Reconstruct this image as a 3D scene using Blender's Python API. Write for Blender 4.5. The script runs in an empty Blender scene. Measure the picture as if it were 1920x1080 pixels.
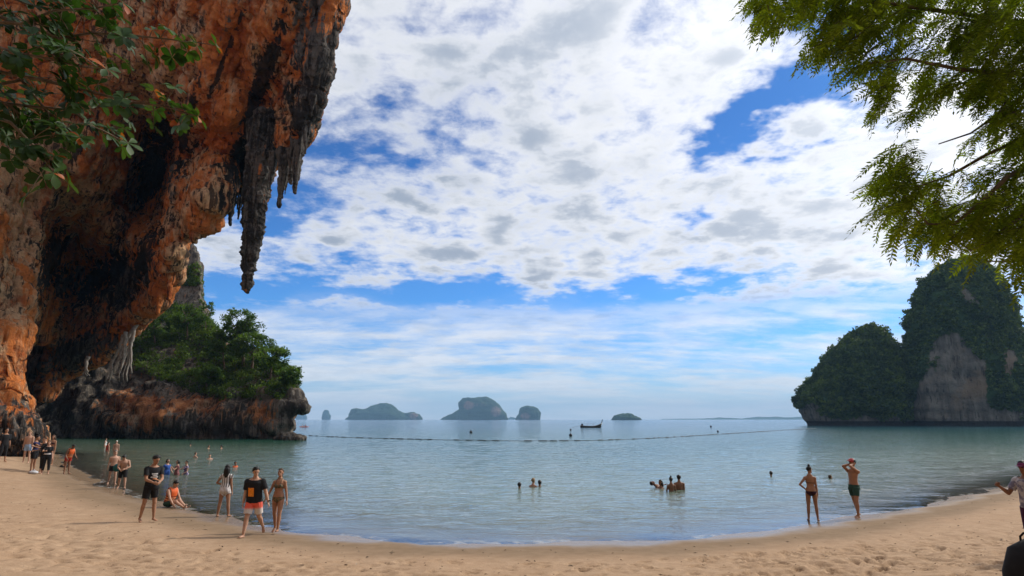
import bpy, bmesh, math, random, time
import numpy as np
from mathutils import Vector, Matrix, Quaternion
from mathutils.bvhtree import BVHTree

T0 = time.time()
random.seed(7)
RNG = np.random.default_rng(11)
SC = bpy.context.scene
COL = SC.collection

# ------------------------------------------------------------------ camera
FPX = 1150.0                 # focal length in pixels of a 1920 wide picture
CAMZ = 3.05
PITCH = math.atan(246.0 / FPX)
cam_data = bpy.data.cameras.new('camera')
cam_data.sensor_width = 36.0
cam_data.lens = 36.0 * FPX / 1920.0
cam_data.clip_start = 0.1
cam_data.clip_end = 60000.0
cam = bpy.data.objects.new('camera', cam_data)
COL.objects.link(cam)
cam.location = (0, 0, CAMZ)
cam.rotation_euler = (math.pi / 2 + PITCH, 0, 0)
SC.camera = cam

def ray(px, py):
    x = (px - 960.0) / FPX
    u = -(py - 540.0) / FPX
    c, s = math.cos(PITCH), math.sin(PITCH)
    return np.array([x, c - u * s, s + u * c])

def at(px, py, Y):
    """the world point seen at a pixel of the 1920x1080 photograph, Y metres ahead"""
    r = ray(px, py)
    k = Y / r[1]
    return np.array([r[0] * k, Y, CAMZ + r[2] * k])

def on_plane(px, py, z=0.0):
    r = ray(px, py)
    k = (z - CAMZ) / r[2]
    return np.array([r[0] * k, r[1] * k, z])

# ------------------------------------------------------------------ render settings
SC.render.engine = 'CYCLES'
SC.view_settings.view_transform = 'Standard'
SC.view_settings.look = 'None'
SC.view_settings.exposure = 0.0
SC.view_settings.gamma = 1.0
SC.view_settings.use_curve_mapping = False
SC.cycles.use_denoising = True
SC.cycles.max_bounces = 8
SC.cycles.diffuse_bounces = 3
SC.cycles.glossy_bounces = 3
SC.cycles.transmission_bounces = 4
SC.cycles.transparent_max_bounces = 8
SC.cycles.volume_bounces = 0
SC.cycles.caustics_reflective = False
SC.cycles.caustics_refractive = False

# ------------------------------------------------------------------ sun
SUN_AZ = math.radians(62.0)      # to the right of straight ahead
SUN_EL = math.radians(40.0)
sun_data = bpy.data.lights.new('sun', 'SUN')
sun_data.energy = 3.2
sun_data.angle = math.radians(5.0)
sun_data.color = (1.0, 0.93, 0.82)
sun = bpy.data.objects.new('sun', sun_data)
COL.objects.link(sun)
SUN_DIR = Vector((math.sin(SUN_AZ) * math.cos(SUN_EL), math.cos(SUN_AZ) * math.cos(SUN_EL), math.sin(SUN_EL)))
sun.rotation_euler = (-SUN_DIR).to_track_quat('-Z', 'Y').to_euler()

# ------------------------------------------------------------------ node helper
class NT:
    def __init__(self, tree):
        self.t = tree
    def n(self, typ, **kw):
        nd = self.t.nodes.new(typ)
        for k, v in kw.items():
            setattr(nd, k, v)
        return nd
    def link(self, a, b):
        self.t.links.new(a, b)
    def put(self, sock, v):
        if hasattr(v, 'is_output') or hasattr(v, 'links'):
            self.t.links.new(v, sock)
        else:
            if isinstance(v, (tuple, list)) and sock.type == 'RGBA' and len(v) == 3:
                v = (*v, 1.0)
            sock.default_value = v
    def m(self, op, a, b=None, c=None, clamp=False):
        nd = self.n('ShaderNodeMath', operation=op, use_clamp=clamp)
        self.put(nd.inputs[0], a)
        if b is not None: self.put(nd.inputs[1], b)
        if c is not None: self.put(nd.inputs[2], c)
        return nd.outputs[0]
    def vm(self, op, a, b=None):
        nd = self.n('ShaderNodeVectorMath', operation=op)
        self.put(nd.inputs[0], a)
        if b is not None:
            if op == 'SCALE': self.put(nd.inputs[3], b)
            else: self.put(nd.inputs[1], b)
        return nd.outputs[1] if op in ('LENGTH', 'DOT_PRODUCT', 'DISTANCE') else nd.outputs[0]
    def noise(self, vec, scale, detail=4.0, rough=0.5, dist=0.0, lac=2.0, color=False, dims='3D'):
        nd = self.n('ShaderNodeTexNoise', noise_dimensions=dims)
        self.put(nd.inputs['Vector'], vec)
        nd.inputs['Scale'].default_value = scale
        nd.inputs['Detail'].default_value = detail
        nd.inputs['Roughness'].default_value = rough
        nd.inputs['Lacunarity'].default_value = lac
        nd.inputs['Distortion'].default_value = dist
        return nd.outputs['Color' if color else 'Fac']
    def voro(self, vec, scale, feature='F1', rnd=1.0, smooth=None):
        nd = self.n('ShaderNodeTexVoronoi', feature=feature)
        self.put(nd.inputs['Vector'], vec)
        nd.inputs['Scale'].default_value = scale
        nd.inputs['Randomness'].default_value = rnd
        if smooth is not None and 'Smoothness' in nd.inputs: nd.inputs['Smoothness'].default_value = smooth
        return nd
    def ss(self, x, a, b, lo=0.0, hi=1.0):
        nd = self.n('ShaderNodeMapRange', interpolation_type='SMOOTHSTEP')
        self.put(nd.inputs[0], x)
        nd.inputs[1].default_value = a; nd.inputs[2].default_value = b
        nd.inputs[3].default_value = lo; nd.inputs[4].default_value = hi
        return nd.outputs[0]
    def mix(self, f, a, b):
        nd = self.n('ShaderNodeMix', data_type='RGBA')
        self.put(nd.inputs[0], f); self.put(nd.inputs[6], a); self.put(nd.inputs[7], b)
        return nd.outputs[2]
    def mixmode(self, mode, f, a, b):
        nd = self.n('ShaderNodeMix', data_type='RGBA', blend_type=mode)
        self.put(nd.inputs[0], f); self.put(nd.inputs[6], a); self.put(nd.inputs[7], b)
        return nd.outputs[2]
    def map(self, vec, loc=(0, 0, 0), rot=(0, 0, 0), scale=(1, 1, 1), typ='POINT'):
        nd = self.n('ShaderNodeMapping', vector_type=typ)
        self.put(nd.inputs[0], vec)
        nd.inputs[1].default_value = loc; nd.inputs[2].default_value = rot; nd.inputs[3].default_value = scale
        return nd.outputs[0]
    def attr(self, name, out='Fac'):
        nd = self.n('ShaderNodeAttribute', attribute_name=name)
        return nd.outputs[out]
    def ramp(self, f, stops):
        nd = self.n('ShaderNodeValToRGB')
        self.put(nd.inputs[0], f)
        e = nd.color_ramp.elements
        while len(e) < len(stops): e.new(0.5)
        for i, (p, c) in enumerate(stops):
            e[i].position = p; e[i].color = (*c, 1.0)
        return nd.outputs[0]

# ------------------------------------------------------------------ sky
world = bpy.data.worlds.new('World')
SC.world = world
world.use_nodes = True
wt = world.node_tree
for nd in list(wt.nodes): wt.nodes.remove(nd)
W = NT(wt)
sky = W.n('ShaderNodeTexSky', sky_type='NISHITA')
sky.sun_disc = False
sky.sun_elevation = SUN_EL
sky.sun_rotation = SUN_AZ
sky.air_density = 1.0
sky.dust_density = 0.6
sky.ozone_density = 3.0
dirv = W.n('ShaderNodeTexCoord').outputs['Generated']
sep = W.n('ShaderNodeSeparateXYZ'); W.link(dirv, sep.inputs[0])
dz = W.m('MAXIMUM', sep.outputs[2], 0.0)
den = W.m('ADD', dz, 0.15)
comb = W.n('ShaderNodeCombineXYZ')
W.link(W.m('DIVIDE', sep.outputs[0], den), comb.inputs[0])
W.link(W.m('DIVIDE', sep.outputs[1], den), comb.inputs[1])
P = comb.outputs[0]          # where the view ray meets the cloud sheet

def sheet(px, py):
    r = ray(px, py); r = r / np.linalg.norm(r)
    return np.array([r[0], r[1]]) / (max(r[2], 0) + 0.15)

warp = W.vm('SCALE', W.vm('SUBTRACT', W.noise(P, 2.2, 5, 0.6, color=True), (0.5, 0.5, 0.5)), 0.8)
PW = W.vm('ADD', P, warp)

def gap(a, b, wid, amt):
    """an opening in the cloud sheet: a soft ellipse between two places on the sheet"""
    a, b = sheet(*a), sheet(*b)
    c = (a + b) / 2; v = b - a; L = np.linalg.norm(v) / 2
    mp = W.map(PW, loc=(c[0], c[1], 0), rot=(0, 0, math.atan2(v[1], v[0])), scale=(L + wid, wid, 1), typ='TEXTURE')
    g = W.n('ShaderNodeTexGradient', gradient_type='SPHERICAL'); W.link(mp, g.inputs[0])
    return W.m('MULTIPLY', W.ss(g.outputs[1], 0.0, 1.0), amt)

gaps = [
    gap((1335, 330), (1610, 130), 0.18, 1.1),
    gap((1250, 480), (1400, 330), 0.10, 0.28),
    gap((640, 350), (815, 260), 0.34, 0.50),
    gap((380, 420), (600, 320), 0.42, 0.72),
    gap((300, 560), (620, 520), 0.50, 1.0),
    gap((600, 545), (1050, 560), 0.36, 1.0),
    gap((950, 570), (1500, 535), 0.38, 0.85),
    gap((1430, 600), (1560, 560), 0.25, 0.4),
    gap((1160, 640), (1560, 680), 0.3, 0.4),
    gap((1895, 600), (1990, 620), 0.35, 0.60),
]
gsum = gaps[0]
for g in gaps[1:]: gsum = W.m('MAXIMUM', gsum, g)

big = W.noise(P, 1.5, 3, 0.5)
PC = W.vm('ADD', P, W.vm('SCALE', warp, 0.14))
cell = W.noise(PC, 5.2, 2, 0.45, 0.1)
puff = W.voro(W.vm('ADD', P, W.vm('SCALE', warp, 0.20)), 6.5, 'SMOOTH_F1', 1.0, 1.0).outputs['Distance']
fine = W.noise(PC, 13.0, 7, 0.62)
fb = W.m('SUBTRACT', big, 0.5); fc = W.m('SUBTRACT', cell, 0.5); fp = W.m('SUBTRACT', 0.40, puff); ff = W.m('SUBTRACT', fine, 0.5)
dens = W.m('SUBTRACT', 0.85, gsum)
for f_, k_ in ((fb, 0.8), (fc, 0.9), (fp, 0.75), (ff, 1.3)):
    dens = W.m('ADD', dens, W.m('MULTIPLY', f_, k_))
high = W.ss(dens, 0.09, 0.92)
# the low streaky veil towards the horizon
PL = W.map(P, scale=(0.5, 1.0, 1.0))
low_n = W.noise(W.vm('ADD', PL, W.vm('SCALE', warp, 0.5)), 0.95, 8, 0.6, 0.4)
low_n2 = W.noise(PL, 4.5, 5, 0.6)
low = W.ss(W.m('ADD', low_n, W.m('MULTIPLY', W.m('SUBTRACT', low_n2, 0.5), 0.45)), 0.30, 0.62)
lowband = W.ss(dz, 0.215, 0.13)                     # 1 low in the sky
highband = W.ss(dz, 0.135, 0.205)
low = W.m('MULTIPLY', low, lowband)
low = W.m('MULTIPLY', low, W.ss(gsum, 0.9, 0.15))
low = W.m('MULTIPLY', low, 0.85)
high = W.m('MULTIPLY', high, highband)
cloud = W.m('MAXIMUM', high, low)
# colour: thick cells are grey from below, thin edges white; clouds near the sun are brighter
tk = W.m('MULTIPLY', fb, 2.4)
for f_, k_ in ((fc, 2.1), (fp, 1.3), (ff, 1.0)):
    tk = W.m('ADD', tk, W.m('MULTIPLY', f_, k_))
thick = W.ss(tk, -0.75, 0.75)
thick = W.m('MULTIPLY', W.m('MULTIPLY', thick, W.ss(dens, 0.45, 1.1)), W.m('ADD', 0.25, W.m('MULTIPLY', highband, 0.75)))
sund = W.vm('DOT_PRODUCT', dirv, tuple(SUN_DIR))
glow = W.m('POWER', W.m('MAXIMUM', sund, 0.0), 5.0)
thick = W.m('MULTIPLY', thick, W.m('SUBTRACT', 1.0, W.m('MULTIPLY', glow, 0.75), clamp=True))
ccol = W.mix(thick, (0.92, 0.93, 0.955), (0.37, 0.435, 0.54))
ccol = W.mixmode('MULTIPLY', 1.0, ccol, W.mix(W.m('MULTIPLY', glow, 1.0, clamp=True), (0.97, 0.98, 1.0), (1.8, 1.77, 1.72)))
SKY_STRENGTH = 0.12
blue = W.mixmode('MULTIPLY', 1.0, W.vm('SCALE', sky.outputs[0], SKY_STRENGTH), W.mix(W.ss(dz, 0.15, 0.45), (0.36, 0.80, 1.32), (0.27, 0.60, 1.02)))
# pale sea haze just above the horizon
col = W.mix(cloud, blue, ccol)
col = W.mix(W.m('MULTIPLY', W.ss(dz, 0.11, 0.0), 0.75), col, (0.68, 0.77, 0.88))
bg = W.n('ShaderNodeBackground')
W.link(col, bg.inputs[0])
bg.inputs[1].default_value = 1.0
wo = W.n('ShaderNodeOutputWorld')
W.link(bg.outputs[0], wo.inputs[0])
# ------------------------------------------------------------------ noise in numpy
_perm = np.random.default_rng(5).permutation(256).astype(np.int64)
_perm = np.concatenate([_perm, _perm, _perm])
_g = np.random.default_rng(6).normal(size=(256, 3)); _g /= np.linalg.norm(_g, axis=1)[:, None]
_g = _g.astype(np.float32)

def perlin(p):
    p = np.asarray(p, np.float32)
    i = np.floor(p).astype(np.int64); f = p - i
    i &= 255
    w = f * f * f * (f * (f * 6 - 15) + 10)
    out = 0
    for dx in (0, 1):
        a = _perm[i[:, 0] + dx]
        wx = w[:, 0] if dx else 1 - w[:, 0]
        for dy in (0, 1):
            b = _perm[a + i[:, 1] + dy]
            wy = wx * (w[:, 1] if dy else 1 - w[:, 1])
            for dz_ in (0, 1):
                h = _perm[b + i[:, 2] + dz_] & 255
                g = _g[h]
                d = g[:, 0] * (f[:, 0] - dx) + g[:, 1] * (f[:, 1] - dy) + g[:, 2] * (f[:, 2] - dz_)
                out = out + wy * (w[:, 2] if dz_ else 1 - w[:, 2]) * d
    return out * 1.5

def fbm(p, octaves=4, lac=2.0, gain=0.5, ridged=False):
    p = np.asarray(p, np.float32); a = 1.0; s = 0; 
    for k in range(octaves):
        n = perlin(p + 17.3 * k)
        if ridged: n = 1 - 2 * np.abs(n)
        s = s + a * n
        p = p * lac; a *= gain
    return s

def sstep(x, a, b):
    t = np.clip((x - a) / (b - a), 0, 1)
    return t * t * (3 - 2 * t)

# ------------------------------------------------------------------ object helpers
def link(o, parent=None):
    COL.objects.link(o)
    if parent is not None: o.parent = parent
    return o

def tag(o, label=None, cat=None, group=None, kind=None):
    if label: o['label'] = label
    if cat: o['category'] = cat
    if group: o['group'] = group
    if kind: o['kind'] = kind
    return o

def empty(name, loc=(0, 0, 0), rz=0.0, label=None, cat=None, group=None, parent=None):
    o = bpy.data.objects.new(name, None)
    o.empty_display_size = 0.3
    o.location = loc; o.rotation_euler = (0, 0, rz)
    link(o, parent)
    return tag(o, label, cat, group)

def npmesh(name, verts, faces, mat=None, smooth=True, attrs=None):
    """mesh from numpy arrays; faces is an (n,3) or (n,4) array or a list of such arrays"""
    me = bpy.data.meshes.new(name)
    verts = np.asarray(verts, np.float32)
    fl = faces if isinstance(faces, list) else [faces]
    fl = [np.asarray(f, np.int32) for f in fl if len(f)]
    nl = sum(f.size for f in fl); nf = sum(len(f) for f in fl)
    me.vertices.add(len(verts)); me.loops.add(nl); me.polygons.add(nf)
    me.vertices.foreach_set('co', verts.ravel())
    me.loops.foreach_set('vertex_index', np.concatenate([f.ravel() for f in fl]))
    tot = np.concatenate([np.full(len(f), f.shape[1], np.int32) for f in fl])
    st = np.concatenate([[0], np.cumsum(tot)[:-1]]).astype(np.int32)
    me.polygons.foreach_set('loop_start', st)
    me.polygons.foreach_set('use_smooth', np.full(nf, bool(smooth)))
    me.update(calc_edges=True)
    if attrs:
        for k, v in attrs.items():
            v = np.asarray(v, np.float32)
            dom = 'POINT' if len(v) == len(verts) else 'FACE'
            a = me.attributes.new(k, 'FLOAT', dom)
            a.data.foreach_set('value', v)
    if mat is not None:
        for mm in (mat if isinstance(mat, (list, tuple)) else [mat]): me.materials.append(mm)
    return me

def npobj(name, verts, faces, mat=None, parent=None, smooth=True, attrs=None):
    o = bpy.data.objects.new(name, npmesh(name, verts, faces, mat, smooth, attrs))
    return link(o, parent)

def get_mesh(me):
    v = np.empty(len(me.vertices) * 3, np.float32); me.vertices.foreach_get('co', v)
    me.calc_loop_triangles()
    t = np.empty(len(me.loop_triangles) * 3, np.int32); me.loop_triangles.foreach_get('vertices', t)
    return v.reshape(-1, 3), t.reshape(-1, 3)

def get_poly(me):
    """vertices and quads of an all quad mesh"""
    v = np.empty(len(me.vertices) * 3, np.float32); me.vertices.foreach_get('co', v)
    l = np.empty(len(me.loops), np.int32); me.loops.foreach_get('vertex_index', l)
    return v.reshape(-1, 3), l.reshape(-1, 4)

def vnormals(v, f):
    f = np.asarray(f)
    a, b, c = v[f[:, 0]], v[f[:, 1]], v[f[:, 2]]
    n = np.cross(b - a, c - a)
    if f.shape[1] == 4: n = np.cross(c - a, v[f[:, 3]] - b)
    out = np.zeros_like(v)
    for k in range(f.shape[1]):
        for ax in range(3):
            out[:, ax] += np.bincount(f[:, k], n[:, ax], len(v))
    return out / (np.linalg.norm(out, axis=1)[:, None] + 1e-12)

class Soup:
    """collects closed or open pieces into one mesh"""
    def __init__(self): self.v = []; self.f3 = []; self.f4 = []; self.n = 0
    def add(self, v, f):
        v = np.asarray(v, np.float32); f = np.asarray(f, np.int32)
        (self.f3 if f.shape[1] == 3 else self.f4).append(f + self.n)
        self.v.append(v); self.n += len(v)
    def tube(self, pts, rad, seg=10, caps=True, squash=None, up=None):
        """a lofted tube through pts; rad is one radius per point or (rx, ry) pairs"""
        pts = np.asarray(pts, float); n = len(pts)
        rad = np.asarray(rad, float)
        if rad.ndim == 0: rad = np.full(n, float(rad))
        if rad.ndim == 1: rad = np.stack([rad, rad], 1)
        t = np.gradient(pts, axis=0); t /= np.linalg.norm(t, axis=1)[:, None] + 1e-12
        u0 = np.array(up if up is not None else ([1, 0, 0] if abs(t[0][0]) < 0.8 else [0, 1, 0]), float)
        a = np.linspace(0, 2 * math.pi, seg, endpoint=False)
        ca, sa = np.cos(a), np.sin(a)
        V = []
        u = u0
        for i in range(n):
            u = u - t[i] * np.dot(u, t[i]); u /= np.linalg.norm(u) + 1e-12
            w = np.cross(t[i], u)
            V.append(pts[i] + rad[i, 0] * ca[:, None] * u + rad[i, 1] * sa[:, None] * w)
        V = np.concatenate(V)
        F = []
        k = np.arange(seg); k2 = (k + 1) % seg
        for i in range(n - 1):
            F.append(np.stack([i * seg + k, i * seg + k2, (i + 1) * seg + k2, (i + 1) * seg + k], 1))
        F = np.concatenate(F)
        self.add(V, F)
        if caps:
            b = self.n - len(V)
            self.v.append(np.asarray([pts[0], pts[-1]], np.float32)); c0 = self.n; self.n += 2
            self.f3.append(np.stack([np.full(seg, c0), b + k2, b + k], 1).astype(np.int32))
            e = b + (n - 1) * seg
            self.f3.append(np.stack([np.full(seg, c0 + 1), e + k, e + k2], 1).astype(np.int32))
    def ball(self, c, r, seg=12, rings=8, rot=None):
        r = np.asarray([r, r, r] if np.ndim(r) == 0 else r, float)
        th = np.linspace(0, math.pi, rings + 1)[1:-1]
        a = np.linspace(0, 2 * math.pi, seg, endpoint=False)
        V = [np.array([[0, 0, 1.0]])]
        for t in th:
            V.append(np.stack([np.sin(t) * np.cos(a), np.sin(t) * np.sin(a), np.full(seg, np.cos(t))], 1))
        V.append(np.array([[0, 0, -1.0]])); V = np.concatenate(V) * r
        if rot is not None: V = V @ np.asarray(rot).T
        V = V + np.asarray(c)
        k = np.arange(seg); k2 = (k + 1) % seg
        F3 = [np.stack([np.zeros(seg, int), 1 + k, 1 + k2], 1)]
        F4 = []
        for i in range(rings - 2):
            o = 1 + i * seg
            F4.append(np.stack([o + k, o + seg + k, o + seg + k2, o + k2], 1))
        o = 1 + (rings - 2) * seg; last = len(V) - 1
        F3.append(np.stack([o + k, np.full(seg, last), o + k2], 1))
        n0 = self.n
        self.add(V, np.concatenate(F3)); 
        if F4: self.f4.append((np.concatenate(F4) + n0).astype(np.int32))
    def box(self, c, s, rot=None):
        v = np.array([[x, y, z] for x in (-.5, .5) for y in (-.5, .5) for z in (-.5, .5)]) * np.asarray(s)
        if rot is not None: v = v @ np.asarray(rot).T
        f = np.array([[0, 1, 3, 2], [4, 6, 7, 5], [0, 4, 5, 1], [2, 3, 7, 6], [0, 2, 6, 4], [1, 5, 7, 3]])
        self.add(v + np.asarray(c), f)
    def arrays(self):
        v = np.concatenate(self.v)
        fl = []
        if self.f3: fl.append(np.concatenate(self.f3))
        if self.f4: fl.append(np.concatenate(self.f4))
        return v, fl
    def obj(self, name, mat=None, parent=None, smooth=True):
        v, fl = self.arrays()
        return npobj(name, v, fl, mat, parent, smooth)

def remesh(v, fl, voxel, smooth_it=0, smooth_f=0.5):
    """union of overlapping closed pieces as one quad skin"""
    me = npmesh('tmp', v, fl)
    o = bpy.data.objects.new('tmp', me); COL.objects.link(o)
    md = o.modifiers.new('r', 'REMESH'); md.mode = 'VOXEL'; md.voxel_size = voxel; md.adaptivity = 0
    if smooth_it:
        ms = o.modifiers.new('s', 'SMOOTH'); ms.factor = smooth_f; ms.iterations = smooth_it
    dg = bpy.context.evaluated_depsgraph_get()
    dg.update()
    ev = o.evaluated_get(dg)
    m2 = ev.to_mesh()
    rv, rf = get_poly(m2)
    rv = rv.copy(); rf = rf.copy()
    ev.to_mesh_clear()
    bpy.data.objects.remove(o); bpy.data.meshes.remove(me)
    return rv, rf

# ------------------------------------------------------------------ material helpers
def new_mat(name):
    m = bpy.data.materials.new(name); m.use_nodes = True
    t = m.node_tree
    for nd in list(t.nodes): t.nodes.remove(nd)
    N = NT(t)
    out = N.n('ShaderNodeOutputMaterial')
    return m, N, out

def simple(name, color, rough=0.7, var=0.12, scale=20.0, metal=0.0, spec=0.3, bump=0.0, coord='Object', rand=0.0):
    m, N, out = new_mat(name)
    tc = N.n('ShaderNodeTexCoord').outputs[coord]
    nz = N.noise(tc, scale, 4, 0.6)
    f = N.ss(nz, 0.3, 0.7)
    c0 = tuple(c * (1 - var) for c in color); c1 = tuple(min(1, c * (1 + var)) for c in color)
    col = N.mix(f, c0, c1)
    b = N.n('ShaderNodeBsdfPrincipled')
    N.link(col, b.inputs['Base Color'])
    b.inputs['Roughness'].default_value = rough
    b.inputs['Metallic'].default_value = metal
    b.inputs['Specular IOR Level'].default_value = spec
    if bump:
        bp = N.n('ShaderNodeBump'); bp.inputs['Strength'].default_value = bump
        N.link(nz, bp.inputs['Height']); N.link(bp.outputs[0], b.inputs['Normal'])
    N.link(b.outputs[0], out.inputs[0])
    return m
# ------------------------------------------------------------------ beach and sea bed
_shore_px = [(100, 871), (140, 889), (180, 906), (235, 927), (300, 944), (376, 962), (470, 982), (560, 998), (680, 1011), (800, 1018), (1000, 1021),
             (1200, 1016), (1400, 1001), (1520, 986), (1600, 972), (1750, 943), (1920, 903)]
SHORE = np.array([on_plane(x, y, 0.0)[:2] for x, y in _shore_px])
d0 = SHORE[0] - SHORE[1]; d0 /= np.linalg.norm(d0)
d1 = SHORE[-1] - SHORE[-2]; d1 /= np.linalg.norm(d1)
SHORE = np.concatenate([[SHORE[0] + np.array([-40, 30]), SHORE[0] + np.array([-8, 12])], SHORE, [SHORE[-1] + d1 * 12 , SHORE[-1] + d1 * 30 + np.array([8, 0]), SHORE[-1] + d1 * 60 + np.array([60, 0])]])

def shore_dist(x, y):
    """signed distance to the water line, positive on land"""
    x = np.asarray(x, float); y = np.asarray(y, float)
    best = np.full(x.shape, 1e9); side = np.ones(x.shape)
    for a, b in zip(SHORE[:-1], SHORE[1:]):
        v = b - a; L2 = v @ v
        t = np.clip(((x - a[0]) * v[0] + (y - a[1]) * v[1]) / L2, 0, 1)
        dx = x - (a[0] + t * v[0]); dy = y - (a[1] + t * v[1])
        d = np.hypot(dx, dy)
        cr = v[0] * (y - a[1]) - v[1] * (x - a[0])
        upd = d < best - 1e-9
        best = np.where(upd, d, best); side = np.where(upd, np.where(cr > 0, -1.0, 1.0), side)
    return best * side

def sand_z(x, y, rough=False):
    x = np.asarray(x, float); y = np.asarray(y, float)
    d = shore_dist(x, y)
    land = 0.055 * np.clip(d, 0, 5) + 0.095 * np.clip(d - 5, 0, 14) + 0.02 * np.clip(d - 19, 0, 60)
    land = np.minimum(land, 1.75)
    sea = -0.045 * np.clip(-d, 0, 14) - 0.03 * np.clip(-d - 14, 0, 110)
    z = np.where(d > 0, land, sea)
    # the beach rises towards the cliff foot on the left and to a low bank on the right
    z = z + 0.75 * np.exp(-(((x + 33) / 9.0) ** 2 + ((y - 37) / 8.0) ** 2)) * sstep(d, -1.5, 4.0)
    z = z + 0.25 * np.exp(-(((x - 4.0) / 1.6) ** 2 + ((y - 3.6) / 1.6) ** 2))
    if rough:
        p = np.stack([x, y, np.zeros_like(x)], -1).reshape(-1, 3)
        sh = x.shape
        dry = sstep(d, 2.2, 5.5)
        gentle = fbm(p * 0.35, 3).reshape(sh) * 0.035 * sstep(d, 0.0, 4.0)
        lumps = fbm(p * np.array([1.3, 2.0, 1]), 3, gain=0.55).reshape(sh)
        pits = np.clip(fbm(p * np.array([2.6, 3.4, 1]) + 40, 3, gain=0.5).reshape(sh), -1, 1)
        trod = 0.35 + 0.65 * sstep(fbm(p * 0.22 + 9, 2).reshape(sh), -0.35, 0.35)
        z = z + gentle + dry * trod * (0.052 * lumps - 0.19 * np.clip(pits - 0.10, 0, 0.6))
        z = z + 0.004 * fbm(p * 6.0, 2).reshape(sh) * sstep(d, 0.8, 3)
    return z

def footprints(x, y, z, n=1500):
    """trodden hollows with a pushed-up rim"""
    r = np.random.default_rng(3)
    ys = y[:, 0]; xs = x[0]
    for _ in range(n):
        cy = 7.5 + 9 * r.random() ** 1.3; cx = r.uniform(-1, 1) * (cy * 0.9 + 2)
        if r.random() < 0.3:
            cx = r.uniform(4, 14); cy = r.uniform(8, 15)
        if shore_dist(cx, cy) < 2.6: continue
        i0, i1 = np.searchsorted(ys, [cy - 0.35, cy + 0.35]); j0, j1 = np.searchsorted(xs, [cx - 0.35, cx + 0.35])
        if i1 - i0 < 3 or j1 - j0 < 3: continue
        a = r.uniform(0, math.pi); c, s = math.cos(a), math.sin(a)
        dx = x[i0:i1, j0:j1] - cx; dy = y[i0:i1, j0:j1] - cy
        u = (dx * c + dy * s) / 0.15; v = (-dx * s + dy * c) / 0.075
        q = np.sqrt(u * u + v * v)
        dep = r.uniform(0.025, 0.065)
        z[i0:i1, j0:j1] += -dep * np.exp(-q ** 4 * 0.8) + 0.4 * dep * np.exp(-((q - 1.45) / 0.35) ** 2)
    return z

def axis(segs):
    out = []
    for a, b, st in segs: out.append(np.arange(a, b, st))
    return np.concatenate(out)

xs = axis([(-6000, -600, 900), (-600, -120, 40), (-120, -48, 3), (-48, -15, 0.3), (-15, 15, 0.065), (15, 48, 0.3), (48, 120, 3), (120, 600, 40), (600, 6001, 900)])
ys = axis([(-800, -60, 70), (-60, -6, 3), (-6, 6.5, 0.35), (6.5, 15.5, 0.06), (15.5, 26, 0.14), (26, 60, 0.35), (60, 160, 2.5), (160, 600, 40), (600, 6700, 900)])
X, Y = np.meshgrid(xs, ys)
Z = footprints(X, Y, sand_z(X, Y, True))
DIST = shore_dist(X, Y)
ny, nx = X.shape
idx = np.arange(ny * nx).reshape(ny, nx)
quads = np.stack([idx[:-1, :-1], idx[:-1, 1:], idx[1:, 1:], idx[1:, :-1]], -1).reshape(-1, 4)

m_sand, N, out = new_mat('sand')
geo = N.n('ShaderNodeNewGeometry').outputs['Position']
g1 = N.noise(geo, 0.5, 3, 0.5); g2 = N.noise(geo, 3.0, 5, 0.65); g3 = N.noise(geo, 60.0, 4, 0.7); g4 = N.noise(N.map(geo, scale=(1, 1.6, 1)), 9.0, 4, 0.65)
dist = N.attr('shore')
wob = N.m('ADD', dist, N.m('MULTIPLY', N.m('SUBTRACT', g1, 0.5), 1.6))
wet = N.ss(wob, 2.9, 1.2)
dryc = N.mix(N.ss(g2, 0.3, 0.7), (0.365, 0.245, 0.155), (0.46, 0.320, 0.210))
dryc = N.mix(N.m('MULTIPLY', N.ss(g1, 0.35, 0.75), 0.5), dryc, (0.38, 0.25, 0.155))
dryc = N.mixmode('MULTIPLY', 0.8, dryc, N.mix(N.ss(g3, 0.25, 0.6), (0.62, 0.58, 0.55), (1.05, 1.05, 1.05)))
dryc = N.mix(N.m('MULTIPLY', N.ss(g4, 0.66, 0.76), 0.55), dryc, (0.17, 0.10, 0.055))
wetc = N.mix(N.ss(g2, 0.3, 0.7), (0.215, 0.148, 0.092), (0.26, 0.182, 0.116))
wetc = N.mix(N.ss(dist, -0.2, -1.2), wetc, (0.36, 0.285, 0.195))
c = N.mix(wet, dryc, wetc)
bs = N.n('ShaderNodeBsdfPrincipled')
N.link(c, bs.inputs['Base Color'])
N.link(N.m('SUBTRACT', 0.95, N.m('MULTIPLY', N.ss(wob, 1.0, 0.2), 0.68)), bs.inputs['Roughness'])
N.link(N.m('ADD', 0.08, N.m('MULTIPLY', N.ss(wob, 1.0, 0.2), 0.4)), bs.inputs['Specular IOR Level'])
bp = N.n('ShaderNodeBump'); bp.inputs['Distance'].default_value = 0.02
N.link(N.m('SUBTRACT', 0.85, N.m('MULTIPLY', wet, 0.8)), bp.inputs['Strength'])
N.link(N.m('ADD', N.m('ADD', N.m('MULTIPLY', g3, 0.35), g4), N.m('MULTIPLY', g2, 0.6)), bp.inputs['Height'])
N.link(bp.outputs[0], bs.inputs['Normal'])
N.link(bs.outputs[0], out.inputs[0])
beach = npobj('beach', np.stack([X, Y, Z], -1).reshape(-1, 3), quads, m_sand, attrs={'shore': DIST.ravel()})
tag(beach, kind='structure')

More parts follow.
